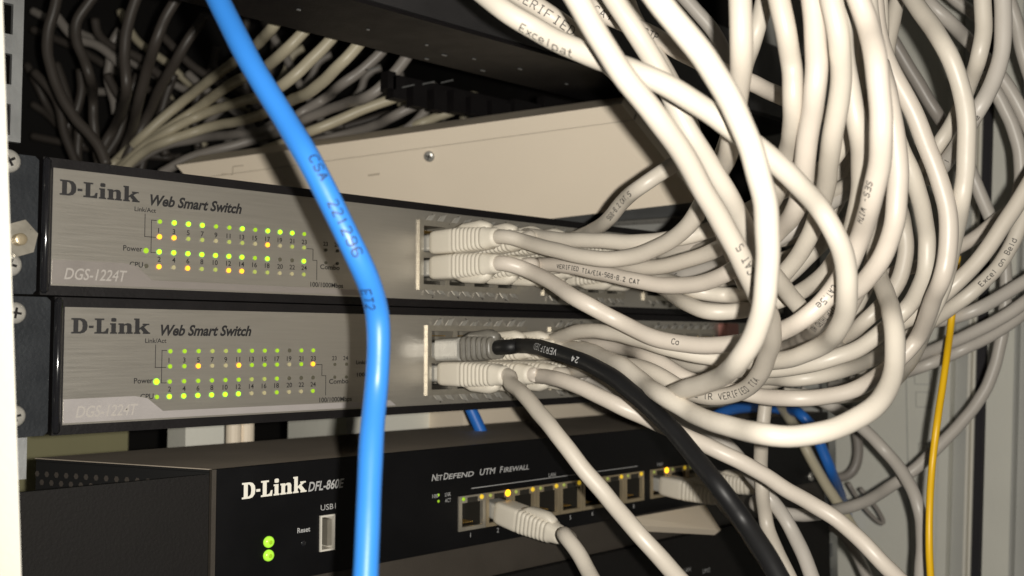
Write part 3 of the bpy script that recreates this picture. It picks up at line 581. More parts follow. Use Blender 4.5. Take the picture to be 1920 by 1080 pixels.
K('long white cable swinging from the top left edge, rounding down to the lower switch',
  [(1015,650,26),(1050,632,27),(1088,622,28),(1134,622,29),(1188,634,30),(1241,650,31),(1300,664,31.5),(1370,674,32),(1420,679,33),(1462,676,34),(1500,666,35),(1541,648,36),(1573,618,38),(1586,584,39),(1588,546,40),(1584,494,40.5),(1569,442,41),(1536,387,41),(1493,341,42),(1441,295,42.5),(1380,246,43),(1345,220,43),(1282,177,43.5),(1210,143,43.5),(1124,110,42),(1064,84,41.5),(1003,55,41),(950,24,41),(880,-35,40)],
  plug=(2,1,1), text=[('Excelpat', 985, 48, 2.3, -1, -.55)])
K('widest white loop of the front bundle, swinging right of the lower switch and back up',
  [(1060,652,27),(1094,655,28.5),(1129,667,30),(1170,689,32),(1206,716,33),(1241,742,35),(1285,768,36),(1335,790,38),(1389,806,39.5),(1440,815,41),(1490,818,41),(1539,812,41),(1591,795,40.5),(1633,768,40),(1662,732,39),(1677,688,38),(1680,646,37.5),(1676,606,37),(1664,563,35),(1647,510,33),(1640,460,32),(1650,400,31),(1664,330,31),(1668,260,32),(1658,180,34),(1640,100,36),(1625,-30,36)], plug=(2,2,1))
K('greyish cable looping in front, printed CABLE TR VERIFIED TIA round its bend',
  [(1060,700,26),(1120,690,28),(1182,685,29.5),(1228,699,30.5),(1268,722,31),(1300,738,31.5),(1340,746,32.3),(1385,736,33),(1418,712,34),(1437,675,35.2),(1446,635,36.5),(1442,590,38),(1418,548,40),(1393,494,41),(1357,423,42),(1320,357,43),(1284,294,44),(1227,215,45.5),(1181,155,46),(1147,106,46),(1105,40,46),(1050,-50,46)],
  'white', plug=(2,2,0), text=[('CABLE TR VERIFIED TIA', 1285, 731, 2.1, 1, .05), ('8.2 CAT 5', 1420, 535, 2.1, 1, -.35)])
K('white strand lowest of the bundle right of the lower switch, just inside the front loop',
  [(1067,646,25),(1121,646,26),(1174,653,27),(1214,668,29),(1249,686,29.5),(1290,712,30),(1345,727,30),(1401,738,30),(1450,746,30.5),(1493,748,31),(1560,742,31),(1615,724,31),(1655,698,30.5),(1694,668,31),(1719,636,31),(1737,597,32),(1750,560,33),(1768,518,34),(1778,463,34),(1777,402,34),(1766,350,34),(1747,296,34),(1722,232,34),(1691,170,34),(1664,118,34),(1645,50,34),(1635,-30,34)], plug=(2,3,1))
K('white strand topmost of the bundle right of the lower switch, under the swinging one',
  [(1110,652,24),(1165,655,25),(1215,661,26),(1265,674,27),(1308,686,28),(1370,694,29),(1456,692,30),(1500,688,30.5),(1554,674,31),(1615,650,31),(1661,616,31),(1700,580,31),(1722,545,31.5),(1736,500,32),(1738,450,32),(1732,400,32.5),(1716,341,33),(1693,290,33),(1672,235,33),(1655,170,33),(1650,90,33),(1648,-30,33)], plug=(2,4,1))
K('white strand printed Excel on Beld, rising over the grey panel to the right edge',
  [(1170,675,23),(1215,682,24),(1268,691,25),(1310,705,26),(1370,714,27),(1444,708,28),(1493,711,29),(1554,702,29),(1615,682,28),(1664,658,27),(1700,635,27),(1740,606,27),(1774,584,27.5),(1814,555,28),(1853,520,28),(1888,476,28),(1918,412,28),(1960,330,28)], plug=(2,5,1), text=[('Excel on Beld', 1838, 538, 1.9, 1, 0)])
K('white cable swinging between the front loop and the grey panel, ending off the right edge',
  [(1140,706,23),(1200,722,24),(1270,740,24),(1340,728,25),(1420,722,26),(1500,700,27),(1570,668,28),(1640,630,29),(1700,600,30),(1745,572,30.5),(1783,540,31),(1829,494,31),(1873,435,31),(1905,385,31),(1950,310,31)], plug=(2,4,0))
K('white cable end curling under the black cable beside the lower switch plugs',
  [(1030,694,25),(1072,700,25.5),(1115,712,26),(1160,735,27),(1215,762,27),(1270,780,27),(1330,808,26),(1367,838,26),(1405,885,26),(1440,928,27),(1460,955,27),(1482,990,27),(1506,1040,27.5),(1530,1100,28)], 'taupe', plug=(2,3,0))
# --- front tangle, no plug in view
K('thickest white cable dropping from the top centre and hooking left below the upper switch',
  [(1205,-45,48),(1233,0,48),(1282,59,47.5),(1328,117,47),(1368,184,46.5),(1398,251,46),(1419,320,46),(1435,381,45.5),(1441,451,45),(1439,518,44.5),(1430,579,44),(1415,628,43),(1390,672,42),(1352,706,39),(1310,724,37),(1268,736,35),(1238,750,33),(1212,752,31)])
K('white cable beginning at the top between the two thickest ones and diving under both',
  [(1128,-40,40),(1151,0,40),(1190,57,40),(1229,118,39.5),(1264,190,39),(1289,245,39),(1325,300,38.5),(1361,358,38),(1390,410,37),(1420,470,36),(1450,515,35),(1475,545,34),(1502,580,33),(1540,625,31),(1575,655,29),(1615,690,27)])
K('white cable lettered VERIFIED at the very top, tucked beneath the long left swinging one',
  [(930,-40,37),(965,-12,37),(1003,10,37),(1041,35,37),(1075,60,36.5),(1110,92,36),(1150,130,36),(1200,180,36),(1240,235,36),(1275,290,35),(1305,345,34),(1340,400,33),(1370,470,32),(1400,540,32)], text=[('VERIFIED', 975, -4, 2.5, 1, 0)])
K('white cable with sparse letters crossing behind at the top, from centre to the upper right',
  [(1035,-45,35),(1080,-10,35),(1110,14,35),(1160,38,35),(1200,55,34.5),(1242,76,34),(1282,100,34),(1340,128,33),(1400,150,33),(1450,175,32),(1500,195,31),(1560,220,30)], text=[('W CAT 5e STP', 1098, 6, 2.3, 1, 0)])
K('grey cable half hidden behind the thickest cable at the top',
  [(1260,-30,26),(1300,15,26),(1335,55,26),(1358,95,26),(1375,150,26)], 'taupe')
K('white cable behind the middle group, slanting from the top down to the left',
  [(1440,-30,34),(1428,20,34),(1415,70,34),(1400,115,33),(1385,165,32),(1372,230,31),(1355,290,30),(1335,330,30)])
K('white cable slanting behind the tall loops, from upper centre down to the right',
  [(1575,60,31),(1590,101,32),(1615,150,33),(1632,200,33),(1646,260,32),(1660,320,32),(1679,370,31),(1693,420,30),(1698,465,30),(1690,515,30),(1665,560,30),(1625,600,30),(1585,630,29),(1540,660,28)])
K('white cable printed PAID UTP THIRD, hugging the right of the lettered CAT 5e cable',
  [(1648,120,37),(1665,180,38),(1675,240,38),(1683,300,38),(1684,350,38),(1680,402,38),(1668,451,37.5),(1646,494,37),(1614,536,36),(1575,566,35),(1540,600,33),(1510,630,30),(1470,652,27),(1430,668,26)], text=[('PAID UTP THIRD HUI', 1606, 543, 1.9, 1, .1)])
K("white cable with slight sheen arching from the top along the tangle's right side",
  [(1688,-40,31),(1707,-5,32),(1743,44,33),(1774,92,34),(1798,153,34),(1811,214,34),(1813,260,34),(1811,318,34),(1803,372,34),(1794,420,33),(1785,470,32),(1770,530,31),(1745,590,31),(1725,640,29.5),(1700,685,28),(1665,722,26),(1610,740,25),(1540,745,24),(1470,738,24)])
K('dark shaded cable lying deep behind the upper right loops',
  [(1600,-30,24),(1633,18,24),(1670,70,24),(1707,131,24),(1737,183,24),(1762,222,24),(1790,262,23),(1815,305,22.5),(1820,350,22)], 'grey')
K('shaded cable passing behind the two upright ones near the top right',
  [(1722,-30,25),(1746,9,25.5),(1783,44,25.5),(1811,72,25),(1850,112,25),(1900,180,25),(1935,250,25)], 'taupe')
K('short white cable piece crossing the very top right corner',
  [(1755,-40,22),(1790,0,22),(1825,25,22),(1870,50,22),(1920,60,22),(1960,75,22)], 'taupe')
K('grey cable bending down along the right border near the top',
  [(1880,-30,25),(1905,40,25),(1915,90,25),(1935,150,25)], 'taupe')
K('grey cable arching down along the right border, upper half of the picture',
  [(1840,140,25),(1862,165,25),(1880,195,25),(1900,242,25),(1912,290,25),(1914,345,25),(1900,400,25),(1880,450,25)], 'taupe')
K('thin grey cable crossing the pale gap right of the tangle',
  [(1800,270,24),(1820,320,24),(1840,370,24),(1862,420,24),(1870,450,24)], 'taupe')
K('short white stub crossing behind the right loops at half height',
  [(1660,520,26),(1690,505,26),(1720,500,26),(1760,480,25),(1800,462,25),(1835,440,25),(1880,405,25),(1930,370,25)])
K('glossy grey cable sweeping up to the right edge, upper of the pair',
  [(1600,716,22),(1650,700,22),(1713,672,22.5),(1753,655,23),(1798,636,23.5),(1860,606,24),(1918,569,24.5),(1970,530,25)], 'taupe', group='pair of grey cables sweeping to the right edge')
K('glossy grey cable sweeping up to the right edge, lower of the pair',
  [(1560,722,21),(1610,722,22),(1650,716,22),(1694,700,22.5),(1737,684,23),(1798,659,23),(1860,628,23.5),(1908,594,24),(1965,545,25)], 'taupe', group='pair of grey cables sweeping to the right edge')
K('white cable crossing behind the pair at right, halfway down the picture',
  [(1540,700,24),(1620,655,24),(1700,610,24),(1768,600,24.5),(1820,585,25),(1870,560,25),(1925,525,25)], 'taupe')
K("grey cable from the firewall's right end, curving behind the yellow one up the panel",
  [(1420,951,24),(1470,962,24),(1509,966,24),(1545,962,23.5),(1576,955,23),(1627,938,22.5),(1672,911,22),(1718,877,22),(1750,846,22),(1783,814,22),(1823,768,22),(1853,719,22),(1872,661,22),(1881,615,22),(1885,555,22),(1885,500,22),(1880,460,22)], 'taupe', plug=(3,10,0), droop=(0,-.001), boot='boot')
K('light grey cable hanging in a bow over the grey panel left of the yellow one',
  [(1500,735,23),(1545,754,23),(1582,776,23),(1618,803,23),(1657,842,23),(1696,892,23.5),(1721,946,24),(1730,1007,24),(1724,1100,24)], 'taupe')
K('thin yellow fibre cable hanging down the right side', [(1795,480,12.5),(1788,560,12.5),(1783,610,12.5),(1775,670,12.8),(1765,740,13),(1756,800,13.2),(1748,870,13.2),(1743,950,13.4),(1742,1020,13.5),(1746,1100,13.5)], 'yellow', r=.0015, name='fibre_cable')
K('white cable dropping vertically under the wide loop right of the firewall',
  [(1455,640,26),(1446,690,26),(1438,735,26),(1430,800,26),(1427,850,26.5),(1427,900,27),(1431,945,27),(1440,990,27),(1460,1040,27.5),(1490,1105,28)])
K('slender cream cable left of the small blue one, lower right',
  [(1440,710,19),(1462,757,19),(1487,795,19.5),(1511,841,20),(1532,880,20),(1550,912,20),(1570,942,20),(1590,975,20),(1612,1010,20)], 'cream')
K('small blue cable hanging right of the firewall, partly behind the wide loop',
  [(1300,800,19),(1328,788,19),(1352,774,19),(1385,765,19),(1430,764,19),(1470,768,19),(1505,780,20),(1527,805,20),(1542,845,20),(1557,880,20),(1571,914,19),(1582,945,17),(1590,975,15),(1596,1010,15)], 'deepblue', name='blue_cable')
K('short dark grey loop right of the small blue cable',
  [(1590,760,18),(1603,800,18),(1609,840,18),(1606,870,18),(1592,892,18),(1570,896,18),(1545,890,18)], 'grey')
K('thin grey strap loop lying on the grey panel', [(1590,905,8),(1605,930,8),(1625,958,8),(1648,980,8),(1662,988,8),(1652,965,8),(1632,938,8),(1612,915,8)], 'grey', r=.0013, cat='cable tie', name='cable_tie')
K('dim grey cable at the bottom right under the long diagonal one',
  [(1560,985,21),(1585,1005,21),(1604,1035,21),(1625,1080,21),(1640,1110,21)], 'taupe')
K('white cable from the second firewall socket, bending down to the bottom edge',
  [(1058,1003,29),(1078,1028,29.5),(1098,1062,30),(1120,1105,31)], plug=(3,1,0), droop=(0,-.0065), boot='boot')
K("white cable plugged under the firewall's right amber light, passing behind the black cable",
  [(1352,940,25),(1382,975,25),(1410,1015,26),(1440,1060,26),(1465,1100,26)], plug=(3,8,0), droop=(0,-.003), boot='boot')
K('short blue cable piece hanging in the gap under the lower switch', [(868,735,22),(884,768,22),(897,798,22),(905,815,22)], 'deepblue', front=False, name='blue_cable')

# --- plugs of the remaining sockets, their cables joining the bundle
def bundle(label, sw, col, row, y1, y2, end=(1480, 420), c='white'):
    p = to_px(port_pos(sw, col, row) + np.array([0, -.05, 0]))[0]
    K(label, [(p[0] + 45, p[1] + (y1 - p[1]) * .25, 11.35 / (p[2] + .012)), (1240, y1, 25), (1340, y2, 26), (1420, (y2 + end[1]) / 2, 26), (*end, 26), (end[0] + 70, end[1] - 90, 26), (end[0] + 110, end[1] - 220, 26), (end[0] + 120, -30, 26)], c, plug=(sw, col, row))
bundle("white cable in the upper switch's middle sockets, seventh plug of the top row", 1, 6, 1, 468, 458)
bundle("white cable in the upper switch's middle sockets, eighth plug of the top row", 1, 7, 1, 472, 470, (1490, 430))
bundle('cable plugged into the far right sockets of the upper switch, top row', 1, 9, 1, 478, 476, (1500, 440))
bundle('cable plugged into the far right sockets of the upper switch, bottom row', 1, 8, 0, 520, 530, (1500, 470))
bundle('cable plugged into the middle right sockets of the lower switch, top row', 2, 6, 1, 668, 690, (1540, 640))
bundle('cable plugged into the middle right sockets of the lower switch, bottom row', 2, 6, 0, 706, 715, (1540, 660))

# --- cables of the patch panel, fanning down to the left behind everything
fanL = 'cables fanning down behind the patch panel'
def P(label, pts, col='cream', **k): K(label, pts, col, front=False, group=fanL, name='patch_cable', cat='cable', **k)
P('pale patch cable emerging nearest the top of the blue cable', [(530,20,22),(515,46,22),(489,76,21),(455,104,20),(419,131,19),(349,185,18),(268,255,18),(234,287,18),(190,330,18)])
P('pale patch cable second from the blue cable, long straight run to the bunch', [(595,30,22),(567,62,22),(540,90,22),(510,117,21.5),(470,138,20),(430,160,19),(376,199,18),(295,255,18),(255,287,18),(200,335,18)])
P('pale patch cable third from the blue cable, with a bend at the panel edge', [(645,40,22),(620,75,22),(588,108,22),(537,154,22),(497,176,21),(454,190,19),(389,211,18),(322,242,18),(275,272,18),(215,325,18)])
P('pale patch cable fourth along, curving strongly below the panel edge', [(695,55,23),(668,89,23),(642,117,23),(604,154,22.5),(575,175,22),(548,187,21),(508,205,20),(473,221,19),(389,240,18),(314,264,18),(268,285,18),(215,335,18)])
P('darker patch cable fifth along, passing under the curved pale one', [(740,65,20),(714,99,20),(682,129,20),(642,157,20),(610,184,19),(560,215,19),(520,238,18),(480,248,18),(376,259,17),(295,278,17),(230,320,17)], 'grey')
P('brownish patch cable sixth along, steep at the panel edge', [(782,78,21),(760,111,21),(728,150,21),(692,180,21),(650,193,20),(615,206,19.5),(566,226,19),(520,250,18),(440,272,18),(360,295,18),(300,325,18)], 'grey')
P('glossy light patch cable running to the black comb', [(775,165,20),(736,185,20),(700,198,20),(655,216,20),(620,231,20),(583,246,20),(540,265,19),(490,285,19),(430,310,19)])
P('grey patch cable just below the glossy light one', [(810,180,19),(776,199,19),(740,217,19),(709,233,18.5),(642,254,18),(588,268,18),(520,290,18)], 'grey')
P('light patch cable nearest the top edge of the beige box', [(870,198,18),(854,207,18),(815,221,18),(776,236,18),(736,251,17.5),(668,262,17),(600,278,17)])
P('grey patch cable crossing steeply above the beige box', [(815,185,18),(797,209,18),(778,230,18),(757,246,18),(730,270,18)], 'grey')
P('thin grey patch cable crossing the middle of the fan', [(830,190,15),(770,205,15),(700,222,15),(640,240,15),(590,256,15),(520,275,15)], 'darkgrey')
for i, (lab, pts) in enumerate([
  ('dark grey patch cable farthest left, winding down beside the zinc rail', [(110,-20,20),(103,15,20),(91,54,20),(89,94,20),(98,135,20),(112,175,20),(138,218,20),(183,270,20),(200,310,20)]),
  ('dark grey patch cable second from the zinc rail, with an S bend', [(185,-20,19),(165,8,19),(144,40,19),(144,81,19),(158,112,19),(168,140,19),(175,188,18),(176,242,18),(185,300,18)]),
  ('dark grey patch cable third from the zinc rail, nearly upright', [(262,-20,20),(250,12,20),(238,54,20),(234,107,20),(237,161,20),(230,205,19),(213,242,18),(193,276,18),(185,310,18)]),
  ('dark grey patch cable fourth from the zinc rail, leaning right at the top', [(338,-12,20),(326,6,20),(308,38,20),(293,75,20),(275,134,19.5),(258,198,19),(244,255,18),(225,300,18)]),
  ('dark grey patch cable leaning right just left of the blue cable shadow', [(385,30,19),(371,48,19),(343,92,19),(303,161,18.5),(279,213,18),(258,255,18),(235,300,18)])]):
    P(lab, pts, 'darkgrey')
bgL = 'dim cables crossing behind the fan'
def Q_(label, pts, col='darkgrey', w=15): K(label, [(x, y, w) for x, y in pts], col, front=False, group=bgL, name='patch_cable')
Q_('dim slanting cable behind the fan at the upper left', [(60,20),(110,45),(161,67),(220,99),(263,126),(330,160),(400,190)], 'grey')
Q_('reddish dim slanting cable below the upper left one', [(60,55),(110,75),(161,100),(228,141),(290,175),(350,215)])
Q_('pale slanting cable seen between the dark ones, upper left', [(225,20),(240,50),(257,76),(295,105),(314,119),(349,151),(372,168),(420,190),(470,205)], 'cream')
Q_('short dim horizontal cable between two dark upright ones', [(150,172),(188,172),(231,172),(270,168)], 'grey')
Q_('pale steep cable seen low between the fan cables', [(290,130),(311,172),(330,201),(350,240),(385,275)], 'cream', 14)
Q_('dim cable along the lower left above the switch', [(60,195),(90,215),(120,245),(165,270),(240,285)])
Q_('dim cable dropping to the bunch, lower left beside the rail', [(50,120),(70,160),(90,200),(118,240),(160,275)])
Q_('dim cable behind the bunch, lowest above the upper switch', [(60,255),(120,268),(180,280),(250,290),(340,296)], 'darkgrey')
Q_('greenish dim cable right of the blue cable shadow, low', [(500,170),(480,215),(440,255),(410,290),(390,315)], 'grey')
Q_('dim cable just above the left tip of the beige box', [(540,215),(480,250),(430,275),(380,290),(330,300)], 'grey')
Q_('dim brown cable low in the fan, crossing to the rail', [(420,200),(390,230),(370,262),(380,300),(395,330)], 'grey')
Q_('short pale bent cable piece under the second row of the panel edge', [(570,90),(553,98),(542,112),(538,132),(520,160)], 'cream', 15)
Q_('second short pale bent cable piece, right of the first', [(622,103),(604,110),(592,122),(587,140),(570,165)], 'grey', 15)
Q_('third short bent cable piece, under the grey patch cables', [(715,127),(696,134),(683,146),(679,166),(665,185)], 'grey', 15)
Q_('fourth short bent cable piece, left of the black comb', [(756,137),(740,142),(728,156),(722,176),(705,196)], 'grey', 14)
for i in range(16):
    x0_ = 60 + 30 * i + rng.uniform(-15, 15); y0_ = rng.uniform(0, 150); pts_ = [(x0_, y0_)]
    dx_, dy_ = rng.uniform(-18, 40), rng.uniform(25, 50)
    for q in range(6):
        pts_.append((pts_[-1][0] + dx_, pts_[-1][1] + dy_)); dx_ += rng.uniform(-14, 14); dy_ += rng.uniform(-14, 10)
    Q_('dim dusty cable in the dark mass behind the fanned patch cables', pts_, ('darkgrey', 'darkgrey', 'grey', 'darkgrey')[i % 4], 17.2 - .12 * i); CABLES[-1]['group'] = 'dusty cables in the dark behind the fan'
for i, (x, c_, h, lab) in enumerate([(769, 'cream', 165, 'pale cable tip in the first gap of the black comb'), (809, 'taupe', 172, 'grey cable tip in the second gap of the black comb'), (847, 'taupe', 186, 'grey cable tip in the third gap of the black comb'), (886, 'cream', 190, 'pale cable tip in the fourth gap of the black comb'), (922, 'taupe', 216, 'grey cable tip in the fifth gap of the black comb'), (989, 'taupe', 210, 'pale cable tip in the last gap of the black comb')]):
    K(lab, [(x + 4, h - 16, 15), (x, h, 15), (x - 4, h + 18, 15), (x - 20, h + 36, 15)], c_, front=False, group='cable tips in the black comb', name='patch_cable')
K('small blue cable tip just above the beige box under the black comb', [(890, 205, 13), (886, 222, 13), (880, 238, 13)], 'deepblue', front=False, name='blue_cable')

# ---------------------------------------------------------------- sample the paths
def crom(P_, step):
    P_ = np.asarray(P_); out = []
    E_ = np.vstack([2 * P_[0] - P_[1], P_, 2 * P_[-1] - P_[-2]])
    for i in range(1, len(E_) - 2):
        p0, p1, p2, p3 = E_[i - 1:i + 3]
        t01, t12, t23 = [max(1e-6, np.linalg.norm(b_ - a_) ** .5) for a_, b_ in ((p0, p1), (p1, p2), (p2, p3))]
        m1 = (p2 - p1) + t12 * ((p1 - p0) / t01 - (p2 - p0) / (t01 + t12)); m2 = (p2 - p1) + t12 * ((p3 - p2) / t23 - (p3 - p1) / (t12 + t23))
        n = max(2, int(np.linalg.norm(p2 - p1) / step * 2))
        for k in range(n):
            t = k / n; out.append((2 * (p1 - p2) + m1 + m2) * t ** 3 + (-3 * (p1 - p2) - 2 * m1 - m2) * t ** 2 + m1 * t + p1)
    out.append(P_[-1]); out = np.array(out)
    L_ = np.r_[0, np.cumsum(np.linalg.norm(np.diff(out, axis=0), axis=1))]; n = max(4, int(L_[-1] / step)); s_ = np.linspace(0, L_[-1], n + 1)
    return np.column_stack([np.interp(s_, L_, out[:, k]) for k in range(3)])
BOOT = .040
for c in CABLES:
    pts = [at_d(x, y, 2 * c['r'] * F / w_) for x, y, w_ in c['pts']]
    c['lock'] = 0
    if c['plug']:
        p0 = port_pos(*c['plug']); p0[2] += c['shift']
        ax = np.array([c['droop'][0], -BOOT, c['droop'][1]]); ax /= np.linalg.norm(ax); c['p0'], c['ax'] = p0, ax
        st = [p0 + ax * .030, p0 + ax * .038, p0 + ax * .044]
        nx = pts[0]; pts = st + pts; c['lock'] = .016
    c['path'] = crom(pts, .0022 if c['r'] > .002 else .003)
# cables touch but never run through one another: ease overlapping samples apart in depth, keeping who is in front
allp = []; owner = []; wt = []; rad = []
for i, c in enumerate(CABLES):
    n = len(c['path']); s_ = np.arange(n) * .0022
    allp.append(c['path']); owner += [i] * n; rad += [c['r']] * n
    wt += list(np.clip((s_ - c['lock']) / .025, 0, 1) if c['lock'] else np.ones(n))
X0 = np.vstack(allp); owner = np.array(owner); wt = np.array(wt); rad = np.array(rad)
rr_ = X0 - CAM; dd = np.linalg.norm(rr_, axis=1); rh = rr_ / dd[:, None]
order = np.argsort(rh[:, 0]); cand = []
rx = rh[order]
for a in range(len(order)):
    b_ = a + 1; hi = np.searchsorted(rx[:, 0], rx[a, 0] + .034)
    if hi <= b_: continue
    seg = rx[b_:hi]; ok = (np.abs(seg[:, 1] - rx[a, 1]) < .034) & (np.abs(seg[:, 2] - rx[a, 2]) < .034)
    idx = order[b_:hi][ok]; ia = order[a]
    idx = idx[(owner[idx] != owner[ia]) & (np.abs(dd[idx] - dd[ia]) < .045)]
    if len(idx): cand.append(np.column_stack([np.full(len(idx), ia), idx]))
cand = np.vstack(cand); I_, J_ = cand[:, 0], cand[:, 1]
sgn = np.sign(dd[I_] - dd[J_]); R_ = rad[I_] + rad[J_] + .0001
d_ = dd.copy(); frontm = np.array([CABLES[o]['front'] for o in owner])
starts = np.r_[0, np.cumsum([len(c['path']) for c in CABLES])]
for it in range(60):
    X = CAM + rh * d_[:, None]; D = X[I_] - X[J_]; L2 = (D ** 2).sum(1); near = L2 < R_ ** 2 * 1.6
    ii, jj = I_[near], J_[near]; mid = (rh[ii] + rh[jj]) / 2; dp_ = (D[near] * mid).sum(1); lat2 = np.maximum(0, L2[near] - dp_ ** 2)
    need = np.sqrt(np.maximum(0, R_[near] ** 2 - lat2)); cur = dp_ * sgn[near]; pen = np.maximum(0, need - cur)
    push = np.zeros(len(d_)); mx_ = pen * .5 * sgn[near]
    pos = np.zeros(len(d_)); neg = np.zeros(len(d_))
    np.maximum.at(pos, ii, mx_); np.maximum.at(pos, jj, -mx_); np.minimum.at(neg, ii, mx_); np.minimum.at(neg, jj, -mx_)
    off = (d_ + (pos + neg) * wt * .8) - dd
    for k in range(len(CABLES)):
        a, b_ = starts[k], starts[k + 1]; o_s = off[a:b_]
        for q in range(2): e = np.r_[o_s[0], o_s, o_s[-1]]; o_s = .25 * e[:-2] + .5 * e[1:-1] + .25 * e[2:]
        off[a:b_] = o_s
    d_ = dd + np.clip(off, -.05, .05) * np.minimum(1, wt + 1e-9)
    X = CAM + rh * d_[:, None]
    lim = (-(rad + .0018) - CAM[1]) / rh[:, 1]                    # in front of the switch faces
    inrack = frontm & (X[:, 0] < .50) & (X[:, 2] > -.13) & (X[:, 2] < .1)
    d_ = np.where(inrack & (wt > 0), np.minimum(d_, lim), d_)
    lim2 = (.534 - rad - CAM[0]) / np.maximum(rh[:, 0], 1e-3); d_ = np.where(rh[:, 0] > .1, np.minimum(d_, lim2), d_)
Xf = CAM + rh * d_[:, None]
for k, c in enumerate(CABLES):
    a, b_ = starts[k], starts[k + 1]; p = Xf[a:b_].copy()
    for q in range(3): p[1:-1] = .25 * p[:-2] + .5 * p[1:-1] + .25 * p[2:]
    n_ = len(p); q_ = np.arange(n_) * (.0022 if c['r'] > .002 else .003); wv = np.zeros((n_, 3))
    for fr, am in ((23, .00022), (61, .00010)):
        for ax_ in range(3): wv[:, ax_] += am * np.sin(q_ * fr * 2 * math.pi * (.7 + .6 * rng.random()) + rng.random() * 9)
    c['path'] = p + wv * (.12 if c['col'] in ('blue', 'yellow') else .6) * np.clip((q_ - c['lock']) / .02, 0, 1)[:, None]
    # carry every strand on beyond the picture's edge, bending towards the vertical
    for end in (0, -1):
        if end == 0 and c['plug']: continue
        ex, ey = c['pts'][end][:2]
        if -12 < ex < 1922 and -12 < ey < 1082: continue
        P_ = c['path'][::-1] if end == 0 else c['path']
        t = P_[-1] - P_[-4]; t /= np.linalg.norm(t); up_ = np.array([0, 0, 1. if ey < 600 else -1.]); ext = []; q = P_[-1].copy()
        if t @ up_ < .05: up_ = t * 0
        for j in range(60):
            t = t + up_ * .05; t[1] += .008 * (1 if q[1] < -.1 else 0); t /= np.linalg.norm(t); q = q + t * .0025
            q[0] = min(q[0], .528); ext.append(q.copy())
        P_ = np.vstack([P_, ext]); c['path'] = P_[::-1] if end == 0 else P_
    if c['col'] == 'white': c['col'] = ('white', 'white2', 'white3', 'white')[k % 4]

# ---------------------------------------------------------------- meshes
def tube(path, r, n=14, wob=True):
    T_ = np.gradient(path, axis=0); T_ /= np.linalg.norm(T_, axis=1)[:, None]
    u = np.cross(T_[0], [0, 0, 1.]); 
    if np.linalg.norm(u) < .1: u = np.cross(T_[0], [1., 0, 0])
    u /= np.linalg.norm(u); V = []; a = np.arange(n) * 2 * math.pi / n; ph = random.random() * 9
    for i, (p, t) in enumerate(zip(path, T_)):
        u = u - t * (u @ t); u /= np.linalg.norm(u); v = np.cross(t, u)
        q = r * (1 + (.012 * math.sin(i * .35 + ph) + .008 * math.sin(i * .83 + 2 * ph) if wob else 0))
        ov = .02 * math.sin(i * .05 + ph) if wob else 0
        V.append(p + (np.outer(np.cos(a) * (1 + ov), u) + np.outer(np.sin(a) * (1 - ov), v)) * q)
    V = np.vstack(V); m_ = len(path)
    Fc = [(i * n + k, i * n + (k + 1) % n, (i + 1) * n + (k + 1) % n, (i + 1) * n + k) for i in range(m_ - 1) for k in range(n)]
    Fc += [tuple(range(n - 1, -1, -1)), tuple((m_ - 1) * n + k for k in range(n))]
    return V, Fc
def loft(p0, ax, secs, n=28):
    """secs: (s, half width, half height, superellipse exponent, vertical offset)"""
    s_ = np.array([1., 0, 0]); s_ = s_ - ax * (s_ @ ax); s_ /= np.linalg.norm(s_); up = np.cross(s_, ax); up = up if up[2] > 0 else -up
    V = []; a = (np.arange(n) + .5) * 2 * math.pi / n
    for (s, hw, hh, e, dz) in secs:
        cx = np.sign(np.cos(a)) * np.abs(np.cos(a)) ** (2 / e) * hw; cy = np.sign(np.sin(a)) * np.abs(np.sin(a)) ** (2 / e) * hh + dz
        V.append(p0 + ax * s + np.outer(cx, s_) + np.outer(cy, up))
    m_ = len(secs); V = np.vstack(V)
    Fc = [(i * n + k, i * n + (k + 1) % n, (i + 1) * n + (k + 1) % n, (i + 1) * n + k) for i in range(m_ - 1) for k in range(n)]
    Fc += [tuple(range(n - 1, -1, -1)), tuple((m_ - 1) * n + k for k in range(n))]
    return V, Fc
